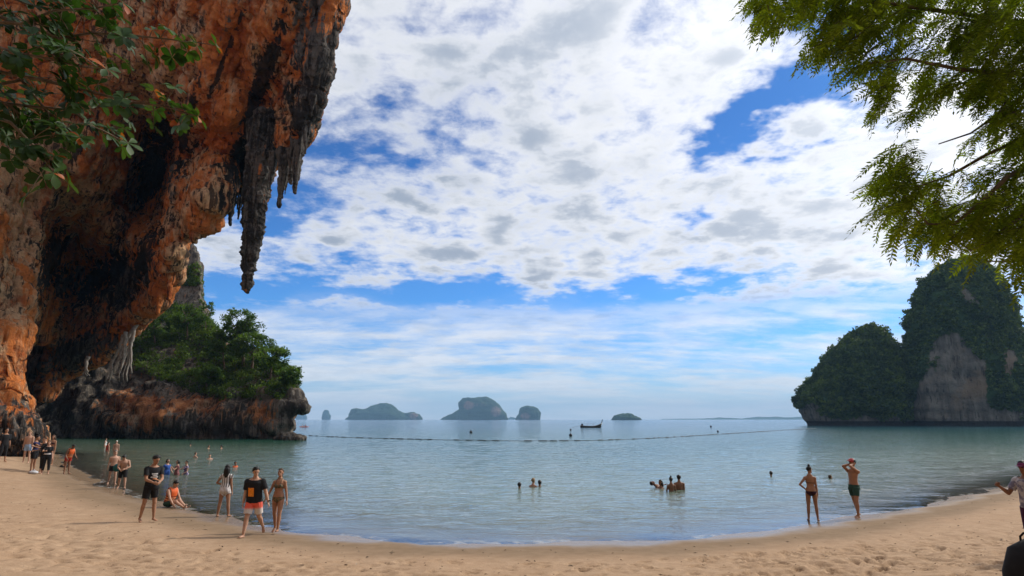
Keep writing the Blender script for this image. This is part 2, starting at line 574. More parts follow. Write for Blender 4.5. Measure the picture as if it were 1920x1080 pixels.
# ------------------------------------------------------------------ sea
yr = [9.0]
while yr[-1] < 210: yr.append(yr[-1] + max(0.10, 0.0075 * yr[-1] * (1 if yr[-1] < 60 else 1.6)))
while yr[-1] < 6400: yr.append(yr[-1] * 1.05)
yr = np.array(yr)
t = np.linspace(-1, 1, 361)
t = np.sign(t) * np.abs(t) ** 1.0
YY = np.repeat(yr[:, None], len(t), 1)
XX = t[None, :] * (yr[:, None] * 1.05 + 45)
sd = shore_dist(XX, YY)
pp = np.stack([XX * 0.55, YY, np.zeros_like(XX)], -1).reshape(-1, 3)
near = sstep(YY, 230, 40)
off = sstep(-sd, 0.0, 5.0)
wv = (0.048 * fbm(pp * 0.55, 2).reshape(XX.shape) + 0.032 * fbm(pp * 1.5 + 30, 2).reshape(XX.shape)) * near * (0.25 + 0.75 * off)
# two low swells that run in along the beach
sw = np.exp(-((-sd - 3.4 - 0.8 * fbm(pp * 0.12, 2).reshape(XX.shape)) / 0.45) ** 2) * 0.055 * (0.5 + 0.8 * fbm(pp * 0.16 + 5, 2).reshape(XX.shape))
sw += np.exp(-((-sd - 7.0 - 1.2 * fbm(pp * 0.10 + 60, 2).reshape(XX.shape)) / 0.6) ** 2) * 0.05 * (0.5 + 0.8 * fbm(pp * 0.13 + 15, 2).reshape(XX.shape))
runup = 0.05 * fbm(np.stack([XX * 0.25, YY * 0.25, 0 * XX], -1).reshape(-1, 3) + 3, 2).reshape(XX.shape) * sstep(-sd, 3, -1)
ZZ = wv + sw * near + runup
keep = sd < 4.0
depth = np.clip(ZZ - sand_z(XX, YY), 0, 6)
ny, nx = XX.shape
idx = np.arange(ny * nx).reshape(ny, nx)
q = np.stack([idx[:-1, :-1], idx[:-1, 1:], idx[1:, 1:], idx[1:, :-1]], -1)
kq = keep[:-1, :-1] | keep[1:, :-1] | keep[:-1, 1:] | keep[1:, 1:]
q = q[kq]
used, inv = np.unique(q.ravel(), return_inverse=True)
SEA_V = np.stack([XX, YY, ZZ], -1).reshape(-1, 3)[used]
m_sea, N, out = new_mat('sea_water')
geo = N.n('ShaderNodeNewGeometry').outputs['Position']
gy = N.n('ShaderNodeSeparateXYZ'); N.link(geo, gy.inputs[0])
dp = N.attr('depth'); sh = N.attr('shore')
w1 = N.noise(N.map(geo, scale=(0.5, 1.0, 1)), 1.6, 4, 0.6, 0.6)
w2 = N.noise(N.map(geo, rot=(0, 0, 0.4), scale=(0.55, 1.0, 1)), 4.5, 4, 0.6, 0.4)
w3 = N.noise(N.map(geo, rot=(0, 0, -0.2), scale=(0.4, 1.0, 1)), 0.35, 3, 0.55)
calm = N.ss(sh, 0.2, -3.5)
hgt = N.m('ADD', N.m('ADD', N.m('MULTIPLY', w1, 0.30), N.m('MULTIPLY', w2, 0.075)), N.m('MULTIPLY', w3, 0.35))
bp = N.n('ShaderNodeBump'); bp.inputs['Distance'].default_value = 1.0
N.link(N.m('MULTIPLY', N.m('ADD', 0.10, N.m('MULTIPLY', calm, 0.85)), 0.50), bp.inputs['Strength'])
N.link(hgt, bp.inputs['Height'])
fr = N.n('ShaderNodeFresnel'); fr.inputs['IOR'].default_value = 1.50; N.link(bp.outputs[0], fr.inputs['Normal'])
gl = N.n('ShaderNodeBsdfGlossy'); gl.inputs['Roughness'].default_value = 0.06
gl.inputs['Color'].default_value = (0.95, 0.97, 1.0, 1)
N.link(bp.outputs[0], gl.inputs['Normal'])
# the body of the water: clear in the shallows, turbid green with depth
turb = N.m('SUBTRACT', 1.0, N.m('POWER', 2.718, N.m('MULTIPLY', dp, -3.2)))
patch = N.noise(geo, 0.06, 3, 0.5)
bodyc = N.mix(N.ss(dp, 0.10, 1.3), (0.185, 0.245, 0.185), N.mix(N.ss(patch, 0.35, 0.65), (0.011, 0.068, 0.036), (0.016, 0.084, 0.054)))
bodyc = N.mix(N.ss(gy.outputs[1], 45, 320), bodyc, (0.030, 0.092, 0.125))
df = N.n('ShaderNodeBsdfDiffuse'); N.link(bodyc, df.inputs[0])
tr = N.n('ShaderNodeBsdfTransparent'); N.link(N.mix(N.ss(dp, 0.0, 0.5), (1, 1, 1), (0.72, 0.86, 0.74)), tr.inputs[0])
ms = N.n('ShaderNodeMixShader'); N.link(turb, ms.inputs[0]); N.link(tr.outputs[0], ms.inputs[1]); N.link(df.outputs[0], ms.inputs[2])
m2 = N.n('ShaderNodeMixShader'); N.link(fr.outputs[0], m2.inputs[0]); N.link(ms.outputs[0], m2.inputs[1]); N.link(gl.outputs[0], m2.inputs[2])
# thin foam where the water laps the sand and on the low crests
fn = N.noise(geo, 3.2, 5, 0.65); fn2 = N.noise(geo, 0.45, 3, 0.5); fn3 = N.noise(N.map(geo, scale=(0.5, 1, 1)), 7.0, 4, 0.7)
edge = N.m('MULTIPLY', N.ss(dp, 0.024, 0.008), N.ss(N.m('ADD', fn, N.m('MULTIPLY', fn2, 0.6)), 0.78, 0.92))
crest = N.m('MULTIPLY', N.attr('crest'), N.ss(N.m('ADD', fn3, N.m('MULTIPLY', fn2, 0.8)), 1.02, 1.12))
foam = N.m('MULTIPLY', N.m('MAXIMUM', N.m('MULTIPLY', edge, 0.45), N.m('MULTIPLY', crest, 0.5)), 0.7, clamp=True)
fd = N.n('ShaderNodeBsdfDiffuse'); fd.inputs[0].default_value = (0.72, 0.70, 0.66, 1)
m3 = N.n('ShaderNodeMixShader'); N.link(foam, m3.inputs[0]); N.link(m2.outputs[0], m3.inputs[1]); N.link(fd.outputs[0], m3.inputs[2])
N.link(m3.outputs[0], out.inputs[0])
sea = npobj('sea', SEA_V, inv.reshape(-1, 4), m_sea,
            attrs={'depth': depth.ravel()[used], 'shore': sd.ravel()[used], 'crest': np.clip(sw * near / 0.05, 0, 1).ravel()[used]})
tag(sea, kind='structure')

def ground_at(px, py, zoff=0.0):
    """where the view ray of a pixel meets the beach or, over deep water, the sea surface"""
    r = ray(px, py)
    k0, k1 = 4.0, 200.0
    ks = np.linspace(4, 90, 1500) / r[1]
    P_ = np.array([0, 0, CAMZ]) + ks[:, None] * r
    h = sand_z(P_[:, 0], P_[:, 1]) + zoff
    below = np.where(P_[:, 2] < h)[0]
    if len(below): return P_[below[0]] * [1, 1, 0] + [0, 0, h[below[0]]]
    return on_plane(px, py, 0.0)
# ------------------------------------------------------------------ limestone cliff
def inside(poly, x, y):
    poly = np.asarray(poly, float); n = len(poly)
    c = np.zeros(np.shape(x), bool); j = n - 1
    for i in range(n):
        xi, yi = poly[i]; xj, yj = poly[j]
        hit = ((yi > y) != (yj > y)) & (x < (xj - xi) * (y - yi) / (yj - yi + 1e-12) + xi)
        c ^= hit; j = i
    return c

class TPS:
    def __init__(self, pts, vals, lam=0.0):
        self.p = np.asarray(pts, float) / 100.0; n = len(self.p)
        K = self.k(self.p); P_ = np.c_[np.ones(n), self.p]
        A = np.zeros((n + 3, n + 3)); A[:n, :n] = K + lam * np.eye(n); A[:n, n:] = P_; A[n:, :n] = P_.T
        self.w = np.linalg.solve(A, np.r_[np.asarray(vals, float), 0, 0, 0])
    def k(self, q):
        d2 = ((q[:, None, :] - self.p[None]) ** 2).sum(-1)
        return 0.5 * d2 * np.log(d2 + 1e-9)
    def __call__(self, x, y):
        q = np.stack([np.ravel(x), np.ravel(y)], 1) / 100.0
        n = len(self.p)
        return (self.k(q) @ self.w[:n] + self.w[n] + q @ self.w[n + 1:]).reshape(np.shape(x))

def at_many(px, py, Y):
    px = np.asarray(px, float); py = np.asarray(py, float)
    x = (px - 960) / FPX; u = -(py - 540) / FPX
    c, s = math.cos(PITCH), math.sin(PITCH)
    ry = c - u * s; rz = s + u * c
    k = Y / ry
    return np.stack([x * k, np.broadcast_to(Y, k.shape) * 1.0, CAMZ + rz * k], -1)

def project(v):
    c, s = math.cos(PITCH), math.sin(PITCH)
    z = v[:, 1] * c + (v[:, 2] - CAMZ) * s
    y = -v[:, 1] * s + (v[:, 2] - CAMZ) * c
    return 960 + FPX * v[:, 0] / z, 540 - FPX * y / z

def slab(soup, poly, depth, thick, step=7.0):
    """a rock mass with a modelled front and a back"""
    poly = np.asarray(poly, float)
    x0, y0 = poly.min(0) - step; x1, y1 = poly.max(0) + step
    gx = np.arange(x0, x1, step); gy = np.arange(y0, y1, step)
    PX, PY = np.meshgrid(gx, gy)
    D = depth(PX, PY)
    F = at_many(PX, PY, D).reshape(-1, 3); B = at_many(PX, PY, D + (thick(PX, PY) if callable(thick) else thick)).reshape(-1, 3)
    n = F.shape[0]
    cx = (gx[:-1] + gx[1:]) / 2; cy = (gy[:-1] + gy[1:]) / 2
    CX, CY = np.meshgrid(cx, cy)
    ins = inside(poly, CX, CY)
    id_ = np.arange(n).reshape(PX.shape)
    a, b, c, d = id_[:-1, :-1], id_[:-1, 1:], id_[1:, 1:], id_[1:, :-1]
    faces = [np.stack([a, d, c, b], -1)[ins], np.stack([a + n, b + n, c + n, d + n], -1)[ins]]
    pad = np.pad(ins, 1)
    for (dy, dx, e0, e1) in ((-1, 0, a, b), (1, 0, c, d), (0, -1, d, a), (0, 1, b, c)):
        nb = pad[1 + dy:pad.shape[0] - 1 + dy, 1 + dx:pad.shape[1] - 1 + dx]
        e = ins & ~nb
        faces.append(np.stack([e0[e], e1[e], e1[e] + n, e0[e] + n], -1))
    f = np.concatenate(faces)
    u, inv = np.unique(f.ravel(), return_inverse=True)
    soup.add(np.concatenate([F, B])[u], inv.reshape(-1, 4))

cliff_poly = [(-140, -140), (642, -140), (636, 10), (612, 66), (594, 104), (592, 190), (574, 245), (552, 278), (520, 284), (492, 315), (462, 340),
              (430, 345), (412, 345), (396, 395), (376, 418), (352, 436), (334, 446), (318, 515), (306, 555), (280, 588), (246, 618), (206, 660), (150, 688),
              (106, 712), (88, 745), (76, 742), (86, 692), (104, 652), (90, 622), (58, 614), (26, 640), (14, 690), (16, 735), (46, 785), (36, 822), (30, 846), (-140, 880)]
cp = np.array([(640, -130, 52), (622, 20, 53), (592, 150, 54), (572, 240, 55), (540, 290, 57), (548, 40, 55), (520, 150, 58.5), (490, 250, 62), (455, 325, 67), (470, 180, 63),
               (490, 20, 54.5), (430, 200, 57.5), (395, 345, 60), (372, 420, 61), (345, 180, 63), (322, 260, 80), (292, 335, 90), (258, 395, 92), (345, 370, 66), (320, 470, 66),
               (370, 40, 58), (250, 40, 60), (150, 110, 62), (30, 60, 59), (0, -130, 55), (300, -130, 54), (210, 200, 66), (120, 230, 64), (20, 230, 60),
               (30, 350, 61), (130, 330, 67), (200, 320, 72), (25, 480, 60), (5, 600, 58), (10, 700, 59), (20, 800, 57), (-130, 700, 54), (-130, 300, 55), (-130, 50, 54),
               (90, 420, 75), (150, 440, 88), (215, 420, 75), (230, 490, 84), (120, 540, 90), (105, 600, 84), (200, 560, 84), (270, 470, 74), (285, 560, 76), (240, 610, 81),
               (160, 660, 84), (85, 725, 86), (60, 560, 68), (58, 640, 74), (36, 650, 62)], float)
cliff_depth = TPS(cp[:, :2], cp[:, 2], 0.02)
dir_pts = np.array([(600, 0, -0.30), (600, 250, -0.25), (520, 100, -0.42), (480, 300, -0.12), (420, 150, -0.50), (380, 400, -0.30), (330, 100, -0.45), (320, 400, -0.12),
                    (200, 60, -0.40), (60, 60, -0.25), (120, 250, -0.45), (20, 300, -0.3), (80, 420, -0.5), (20, 560, -0.15), (10, 760, 0.1), (230, 420, -0.5), (200, 560, -0.85), (120, 680, -1.0), (280, 560, -0.7)], float)
flow = TPS(dir_pts[:, :2], dir_pts[:, 2], 0.3)

CS = Soup()
slab(CS, cliff_poly, cliff_depth, lambda x, y: 14.0 + 24.0 * sstep(y, 400, 560) * sstep(x, 330, 280) * sstep(x, 20, 80))
def rib(soup, pts, r0, r1, out=0.4, jitter=0.12, seg=9, n=18):
    pts = np.asarray(pts, float)
    s = np.r_[0, np.cumsum(np.hypot(*np.diff(pts, axis=0).T))]; s /= s[-1]
    u = np.linspace(0, 1, n)
    px = np.interp(u, s, pts[:, 0]); py = np.interp(u, s, pts[:, 1])
    k = np.ones(5) / 5
    if n > 8:
        px[2:-2] = np.convolve(px, k, 'valid'); py[2:-2] = np.convolve(py, k, 'valid')
    Yd = cliff_depth(px, py) - out
    V = at_many(px, py, Yd)
    rad = r0 + (r1 - r0) * u
    rad = rad * (1 + jitter * RNG.normal(size=n))
    soup.tube(V, rad, seg)

rib(CS, [(612, -140), (548, 0), (502, 130), (446, 240), (408, 340), (380, 415)], 2.0, 1.0, 1.7)
rib(CS, [(560, -140), (506, 0), (462, 120), (420, 230), (396, 320)], 1.2, 0.5, 1.4)
rib(CS, [(520, -140), (456, 0), (404, 130), (358, 290), (326, 420), (320, 520)], 1.6, 0.6, 1.7)
rib(CS, [(430, -140), (372, 0), (330, 110), (296, 210)], 1.3, 0.5, 1.3)
rib(CS, [(642, -120), (604, 80), (588, 170), (566, 250)], 1.0, 0.4, 0.2)
rib(CS, [(622, -120), (580, 80), (560, 190), (538, 262)], 0.9, 0.4, 0.4)
rib(CS, [(600, -120), (548, 90), (516, 210), (494, 290)], 0.9, 0.5, 0.5)
rib(CS, [(70, 290), (36, 410), (20, 530), (-6, 650), (-22, 760)], 1.4, 1.4, 1.0)
rib(CS, [(160, 340), (112, 400), (72, 470), (40, 540), (4, 640), (-4, 720)], 1.0, 0.8, 0.9)
rib(CS, [(300, 560), (238, 600), (170, 650), (116, 692), (90, 728)], 0.8, 0.4, 0.4)
rib(CS, [(350, 330), (336, 400), (316, 500), (300, 560)], 0.9, 0.5, 0.6)
rib(CS, [(-10, 725), (2, 780), (2, 840)], 1.3, 2.0, -0.4)
rib(CS, [(-60, 700), (-40, 780), (-30, 860)], 2.6, 3.0, -0.6)
rib(CS, [(330, -140), (290, 20), (262, 110), (232, 190)], 1.1, 0.4, 0.5)
rib(CS, [(480, -140), (416, 0), (378, 110), (336, 250), (322, 300)], 0.9, 0.4, 0.9)
rib(CS, [(250, 250), (200, 330), (180, 420), (150, 520)], 0.9, 0.5, 0.7)
rib(CS, [(300, 390), (240, 470), (216, 540), (190, 600)], 0.8, 0.4, 0.9)
rib(CS, [(190, 230), (120, 330), (96, 390)], 1.0, 0.5, 0.6)
rib(CS, [(100, 480), (90, 560), (70, 640)], 0.8, 0.5, 0.8)
rr = random.Random(21)
cnt = 0
while cnt < 330:
    x = rr.uniform(-120, 640); y = rr.uniform(-130, 760)
    if not inside(cliff_poly, np.array([x]), np.array([y]))[0]: continue
    L = rr.uniform(40, 210) * (1.0 if x > 300 else 0.75)
    pts = [(x, y)]
    for _ in range(8):
        sl = float(flow(np.array([x]), np.array([y]))[0]) + rr.gauss(0, 0.10)
        dy = L / 8; x += sl * dy; y += dy
        pts.append((x, y))
    ok = inside(cliff_poly, np.array([p[0] for p in pts]), np.array([p[1] + 4 for p in pts]))
    if not ok[:-1].all(): continue
    r0 = rr.choice([0.25, 0.35, 0.35, 0.5, 0.7])
    rib(CS, pts, r0 * 0.8, r0 * rr.uniform(0.3, 0.9), r0 * rr.uniform(0.3, 0.9), 0.16, 8, 12)
    cnt += 1
cnt = 0
while cnt < 110:                       # the fluted curtain of the outer edge
    x = rr.uniform(470, 640); y = rr.uniform(-130, 230)
    if not inside(cliff_poly, np.array([x]), np.array([y]))[0]: continue
    L = rr.uniform(90, 240); pts = [(x, y)]
    for _ in range(8):
        sl = float(flow(np.array([x]), np.array([y]))[0]) + rr.gauss(0, 0.05)
        x += sl * L / 8; y += L / 8; pts.append((x, y))
    if not inside(cliff_poly, np.array([p[0] for p in pts]), np.array([p[1] + 12 for p in pts]))[:-1].all(): continue
    r0 = rr.uniform(0.2, 0.42)
    rib(CS, pts, r0, r0 * rr.uniform(0.3, 0.8), r0 * rr.uniform(0.6, 1.3), 0.14, 7, 14)
    cnt += 1
# knobs and hollows of the chaotic left part
for _ in range(70):
    x = rr.uniform(-100, 330); y = rr.uniform(0, 700)
    if not inside(cliff_poly, np.array([x]), np.array([y]))[0]: continue
    r = rr.uniform(0.3, 1.1)
    c = at(x, y, float(cliff_depth(np.array([x]), np.array([y]))[0]) + r * 0.35)
    CS.ball(c, (r * rr.uniform(0.7, 1.2), r * 0.8, r * rr.uniform(0.9, 1.9)), 9, 6)
v, fl = CS.arrays()
CV, CF = remesh(v, fl, 0.165, 1, 0.4)

def rock_relief(v, f, amp=1.0, streak=True):
    n = vnormals(v, f)
    px, py = project(v)
    sl = flow(px, py) if streak else np.zeros(len(v))
    # coordinates that run along the flowstone
    a = np.arctan(sl)
    u = v[:, 0] * np.cos(a) + v[:, 2] * np.sin(a)
    w = -v[:, 0] * np.sin(a) + v[:, 2] * np.cos(a)
    q = np.stack([u, v[:, 1], w], 1)
    st = fbm(q * np.array([0.62, 0.62, 0.085]), 5, 2.1, 0.52, True)
    st2 = fbm(q * np.array([2.6, 2.6, 0.5]) + 50, 3, 2.0, 0.5, True)
    iso = fbm(v * 0.42 + 7, 4, 2.1, 0.5)
    pit = np.clip(fbm(v * np.array([1.2, 1.2, 0.8]) + 70, 3) - 0.25, 0, 1)
    d = amp * (0.52 * st + 0.17 * st2 + 0.20 * iso - 0.5 * pit)
    return v + n * d[:, None], st, iso, pit

CV2, c_st, c_iso, c_pit = rock_relief(CV, CF)
cpx, cpy = project(CV2)
def gz(cx, cy, sx, sy, rot=0.0, px=None, py=None):
    px = cpx if px is None else px; py = cpy if py is None else py
    c, s = math.cos(rot), math.sin(rot)
    u = ((px - cx) * c + (py - cy) * s) / sx; w = (-(px - cx) * s + (py - cy) * c) / sy
    return np.exp(-(u * u + w * w))
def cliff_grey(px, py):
    """weathered grey of the outer curtain and underside, plus recess shade painted as grey"""
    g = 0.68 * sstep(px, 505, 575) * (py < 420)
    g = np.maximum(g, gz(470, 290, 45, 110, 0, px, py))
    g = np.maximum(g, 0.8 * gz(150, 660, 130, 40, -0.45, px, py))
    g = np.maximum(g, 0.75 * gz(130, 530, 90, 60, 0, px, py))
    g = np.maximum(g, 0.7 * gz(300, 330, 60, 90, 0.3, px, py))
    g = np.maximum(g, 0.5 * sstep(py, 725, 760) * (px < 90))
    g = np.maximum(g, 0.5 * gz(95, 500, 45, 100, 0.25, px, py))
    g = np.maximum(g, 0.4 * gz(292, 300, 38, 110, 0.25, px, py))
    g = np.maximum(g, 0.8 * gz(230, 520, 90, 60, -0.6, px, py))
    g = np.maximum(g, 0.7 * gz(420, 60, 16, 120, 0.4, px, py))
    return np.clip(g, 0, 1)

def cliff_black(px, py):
    """black algae and painted shade between the ribs, in recesses and across the ceiling"""
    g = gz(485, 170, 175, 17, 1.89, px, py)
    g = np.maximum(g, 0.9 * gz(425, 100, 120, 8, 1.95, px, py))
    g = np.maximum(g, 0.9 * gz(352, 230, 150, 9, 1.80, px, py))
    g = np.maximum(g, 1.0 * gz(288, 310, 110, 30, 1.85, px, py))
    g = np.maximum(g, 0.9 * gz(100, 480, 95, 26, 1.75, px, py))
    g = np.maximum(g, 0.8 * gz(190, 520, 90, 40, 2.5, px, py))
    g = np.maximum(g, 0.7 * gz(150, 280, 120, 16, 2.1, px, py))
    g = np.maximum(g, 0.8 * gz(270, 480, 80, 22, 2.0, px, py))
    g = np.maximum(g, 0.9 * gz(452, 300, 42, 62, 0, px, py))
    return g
def cliff_pale(px, py):
    return np.clip(gz(70, 330, 130, 100, 0, px, py) + 0.5 * gz(20, 560, 40, 110, 0, px, py) + 0.8 * gz(270, 130, 90, 70, 0.5, px, py) + 0.5 * gz(330, 400, 30, 60, 0, px, py), 0, 1)

def rock_mat(name, warm, tan, grey, dark, warmth=1.0, scale=1.0):
    m, N, out = new_mat(name)
    pos = N.n('ShaderNodeNewGeometry').outputs['Position']
    pos = N.vm('SCALE', pos, scale)
    gr = N.attr('grey'); st = N.attr('streak')
    a = N.noise(pos, 0.16, 5, 0.6, 0.5); b = N.noise(N.map(pos, rot=(0, 0.35, 0), scale=(1, 1, 0.22)), 0.9, 6, 0.65, 0.4)
    c = N.noise(pos, 2.2, 6, 0.7); e = N.noise(N.map(pos, rot=(0, 0.35, 0), scale=(1, 1, 0.10)), 2.6, 5, 0.65, 0.3)
    col = N.mix(N.ss(N.m('ADD', N.m('ADD', a, N.m('MULTIPLY', N.attr('pale'), 0.22)), N.m('MULTIPLY', N.m('SUBTRACT', b, 0.5), 0.9)), 0.44, 0.64), warm, tan)
    col = N.mix(N.m('MULTIPLY', N.ss(N.noise(N.vm('ADD', pos, (31.0, 5.0, 9.0)), 0.3, 5, 0.65), 0.52, 0.66), 0.8), col, tuple(x * y for x, y in zip(warm, (0.62, 0.42, 0.35))))
    # weathered grey and any painted recess shade, then black streaks of lichen that run down with the water
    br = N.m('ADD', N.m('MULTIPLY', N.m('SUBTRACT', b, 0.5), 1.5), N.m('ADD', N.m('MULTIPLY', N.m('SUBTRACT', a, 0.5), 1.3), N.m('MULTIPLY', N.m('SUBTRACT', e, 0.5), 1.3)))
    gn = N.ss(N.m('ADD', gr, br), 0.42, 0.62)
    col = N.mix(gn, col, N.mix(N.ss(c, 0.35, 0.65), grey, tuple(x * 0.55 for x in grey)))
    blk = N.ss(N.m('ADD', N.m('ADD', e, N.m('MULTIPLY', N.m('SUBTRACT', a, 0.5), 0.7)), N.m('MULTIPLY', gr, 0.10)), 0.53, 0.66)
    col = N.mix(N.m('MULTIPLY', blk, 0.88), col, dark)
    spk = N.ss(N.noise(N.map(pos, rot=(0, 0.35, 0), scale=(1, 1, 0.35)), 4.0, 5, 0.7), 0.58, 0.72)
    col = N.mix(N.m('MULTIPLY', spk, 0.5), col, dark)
    bk = N.ss(N.m('ADD', N.attr('black'), br), 0.42, 0.58)  # algae patches together with the painted shade of gaps and recesses
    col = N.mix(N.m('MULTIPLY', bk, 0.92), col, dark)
    grv = N.m('MULTIPLY', N.ss(st, 0.15, -0.55), N.ss(c, 0.30, 0.55))  # crevice shade painted along the grooves of the relief
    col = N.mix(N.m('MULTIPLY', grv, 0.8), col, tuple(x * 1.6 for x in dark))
    col = N.mixmode('MULTIPLY', 0.6, col, N.mix(N.ss(c, 0.3, 0.7), (0.55, 0.52, 0.50), (1.25, 1.22, 1.18)))
    bs = N.n('ShaderNodeBsdfPrincipled')
    N.link(col, bs.inputs['Base Color']); bs.inputs['Roughness'].default_value = 0.85
    bs.inputs['Specular IOR Level'].default_value = 0.2
    rg = N.n('ShaderNodeTexNoise', noise_type='RIDGED_MULTIFRACTAL'); N.link(N.map(pos, rot=(0, 0.35, 0), scale=(1, 1, 0.16)), rg.inputs['Vector'])
    rg.inputs['Scale'].default_value = 0.85; rg.inputs['Detail'].default_value = 5; rg.inputs['Roughness'].default_value = 0.55
    bp = N.n('ShaderNodeBump'); bp.inputs['Strength'].default_value = 1.0; bp.inputs['Distance'].default_value = 0.55 / scale
    N.link(N.m('ADD', N.m('MULTIPLY', rg.outputs['Fac'], 0.35), N.m('ADD', N.m('MULTIPLY', c, 0.45), N.m('MULTIPLY', e, 0.7))), bp.inputs['Height'])
    N.link(bp.outputs[0], bs.inputs['Normal'])
    N.link(bs.outputs[0], out.inputs[0])
    return m

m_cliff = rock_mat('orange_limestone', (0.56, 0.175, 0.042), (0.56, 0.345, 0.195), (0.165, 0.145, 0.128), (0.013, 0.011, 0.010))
cliff = empty('limestone_cliff', (-30, 65, 0), 0, 'towering orange and grey limestone cliff overhanging the beach', 'cliff')
cliff_off = np.array([-30, 65, 0])
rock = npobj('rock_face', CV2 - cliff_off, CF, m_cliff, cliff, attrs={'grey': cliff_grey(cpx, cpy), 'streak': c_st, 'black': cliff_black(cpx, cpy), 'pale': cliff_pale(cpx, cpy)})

# stalactites: each a bundle of strands fused into one stone
def stalactite(pts, widths, Y, grey=0.9, seed=0, strands=5, voxel=0.085, tip=True, name='stalactite', amp=0.35):
    """pts and widths in pixels of the photograph, Y metres ahead"""
    r = random.Random(seed)
    pts = np.asarray(pts, float); widths = np.asarray(widths, float)
    S = Soup()
    n = 16
    s = np.r_[0, np.cumsum(np.hypot(*np.diff(pts, axis=0).T))]; s /= s[-1]
    u = np.linspace(0, 1, n)
    px = np.interp(u, s, pts[:, 0]); py = np.interp(u, s, pts[:, 1])
    rad = np.interp(u, s, widths) / 2 * Y / FPX
    Yv = Y if np.ndim(Y) == 0 else np.interp(u, s, Y)
    rad = np.maximum(np.interp(u, s, widths) / 2 * Yv / FPX, 0.05)
    V = at_many(px, py, np.broadcast_to(Yv, px.shape))
    S.tube(V, rad * 0.72, 10)
    for k in range(strands):
        a = r.uniform(0, 6.28); b0 = r.uniform(0, 0.35); b1 = min(1.0, b0 + r.uniform(0.35, 0.8))
        uu = np.linspace(b0, b1, 10)
        c = np.stack([np.interp(uu, u, V[:, i]) for i in range(3)], 1)
        rr_ = np.interp(uu, u, rad)
        ang = a + r.uniform(-0.8, 0.8) * uu
        c = c + np.stack([np.cos(ang), np.sin(ang), 0 * ang], 1) * (rr_ * r.uniform(0.55, 0.85))[:, None]
        S.tube(c, np.maximum(rr_ * r.uniform(0.22, 0.5) * np.linspace(1, 0.3, 10) ** 0.7, 0.04), 7)
    v, fl = S.arrays()
    V_, F_ = remesh(v, fl, voxel, 1, 0.4)
    n_ = vnormals(V_, F_)
    d = fbm(V_ * np.array([2.2, 2.2, 0.45]), 4, 2.1, 0.55, True) * 0.16 * amp + fbm(V_ * 1.3, 3) * 0.26 * amp + fbm(V_ * 4.0, 2) * 0.12 * amp
    V_ = V_ + n_ * np.minimum(d, 1)[:, None]
    o = npobj(name, V_ - cliff_off, F_, m_cliff, cliff, attrs={'grey': np.full(len(V_), grey), 'streak': np.zeros(len(V_))})
    return o

st_list = [
    ([(498, 215), (487, 320), (478, 400), (471, 470), (465, 515), (462, 548)], [62, 48, 37, 29, 18, 5], 58.5, 0.86, 16, 0.10),
    ([(447, 318), (440, 350), (433, 395), (430, 423)], [26, 20, 13, 5], 64, 1.0, 4, 0.09),
    ([(458, 320), (454, 350), (452, 381)], [14, 10, 3], 65, 1.0, 2, 0.08),
    ([(414, 325), (412, 350), (411, 378)], [12, 8, 3], 62, 0.7, 1, 0.08),
    ([(424, 330), (425, 350), (425, 366)], [12, 8, 3], 64, 0.9, 1, 0.08),
    ([(528, 280), (530, 310), (526, 350), (523, 389)], [30, 20, 12, 4], 56.2, 1.0, 3, 0.075),
    ([(545, 280), (546, 310), (545, 345)], [22, 13, 4], 55.8, 1.0, 2, 0.075),
    ([(562, 265), (557, 300), (554, 335), (552, 363)], [26, 19, 12, 4], 55.0, 1.0, 3, 0.075),
    ([(513, 285), (510, 320), (506, 352)], [20, 12, 3], 57, 1.0, 2, 0.08),
    ([(537, 270), (538, 320), (534, 366)], [20, 13, 3], 56.5, 1.0, 2, 0.075),
    ([(578, 215), (573, 250), (566, 290)], [26, 18, 5], 55, 1.0, 3, 0.085),
    ([(632, -20), (625, 40), (621, 80), (619, 108)], [26, 15, 8, 3], 53, 1.0, 3, 0.08),
    ([(620, 20), (611, 62), (606, 84)], [24, 14, 4], 53.2, 1.0, 3, 0.08),
    ([(400, 330), (388, 385), (372, 430), (362, 453)], [60, 50, 32, 8], 60.5, 0.15, 9, 0.11),
    ([(352, 405), (346, 436), (343, 448)], [18, 12, 4], 63, 0.3, 3, 0.09),
    ([(334, 420), (324, 490), (316, 562)], [34, 22, 6], 65, 0.2, 6, 0.10),
    ([(302, 545), (298, 575), (294, 594)], [16, 9, 3], 70, 0.3, 2, 0.09),
    ([(100, 695), (86, 722), (76, 748)], [30, 20, 6], 85, 0.6, 4, 0.12),
    ([(95, 715), (93, 735), (91, 750)], [12, 8, 4], 85, 0.6, 2, 0.11),
    ([(470, 330), (465, 352), (463, 372)], [14, 8, 3], 63, 1.0, 1, 0.085),
    ([(498, 300), (504, 330), (503, 352)], [16, 9, 3], 60, 0.9, 2, 0.085),
]
for i, (p_, w_, y_, g_, ns_, vx_) in enumerate(st_list):
    stalactite(p_, w_, y_, g_, 100 + i, ns_, vx_, amp=1.0 if max(w_) > 50 else 0.45)
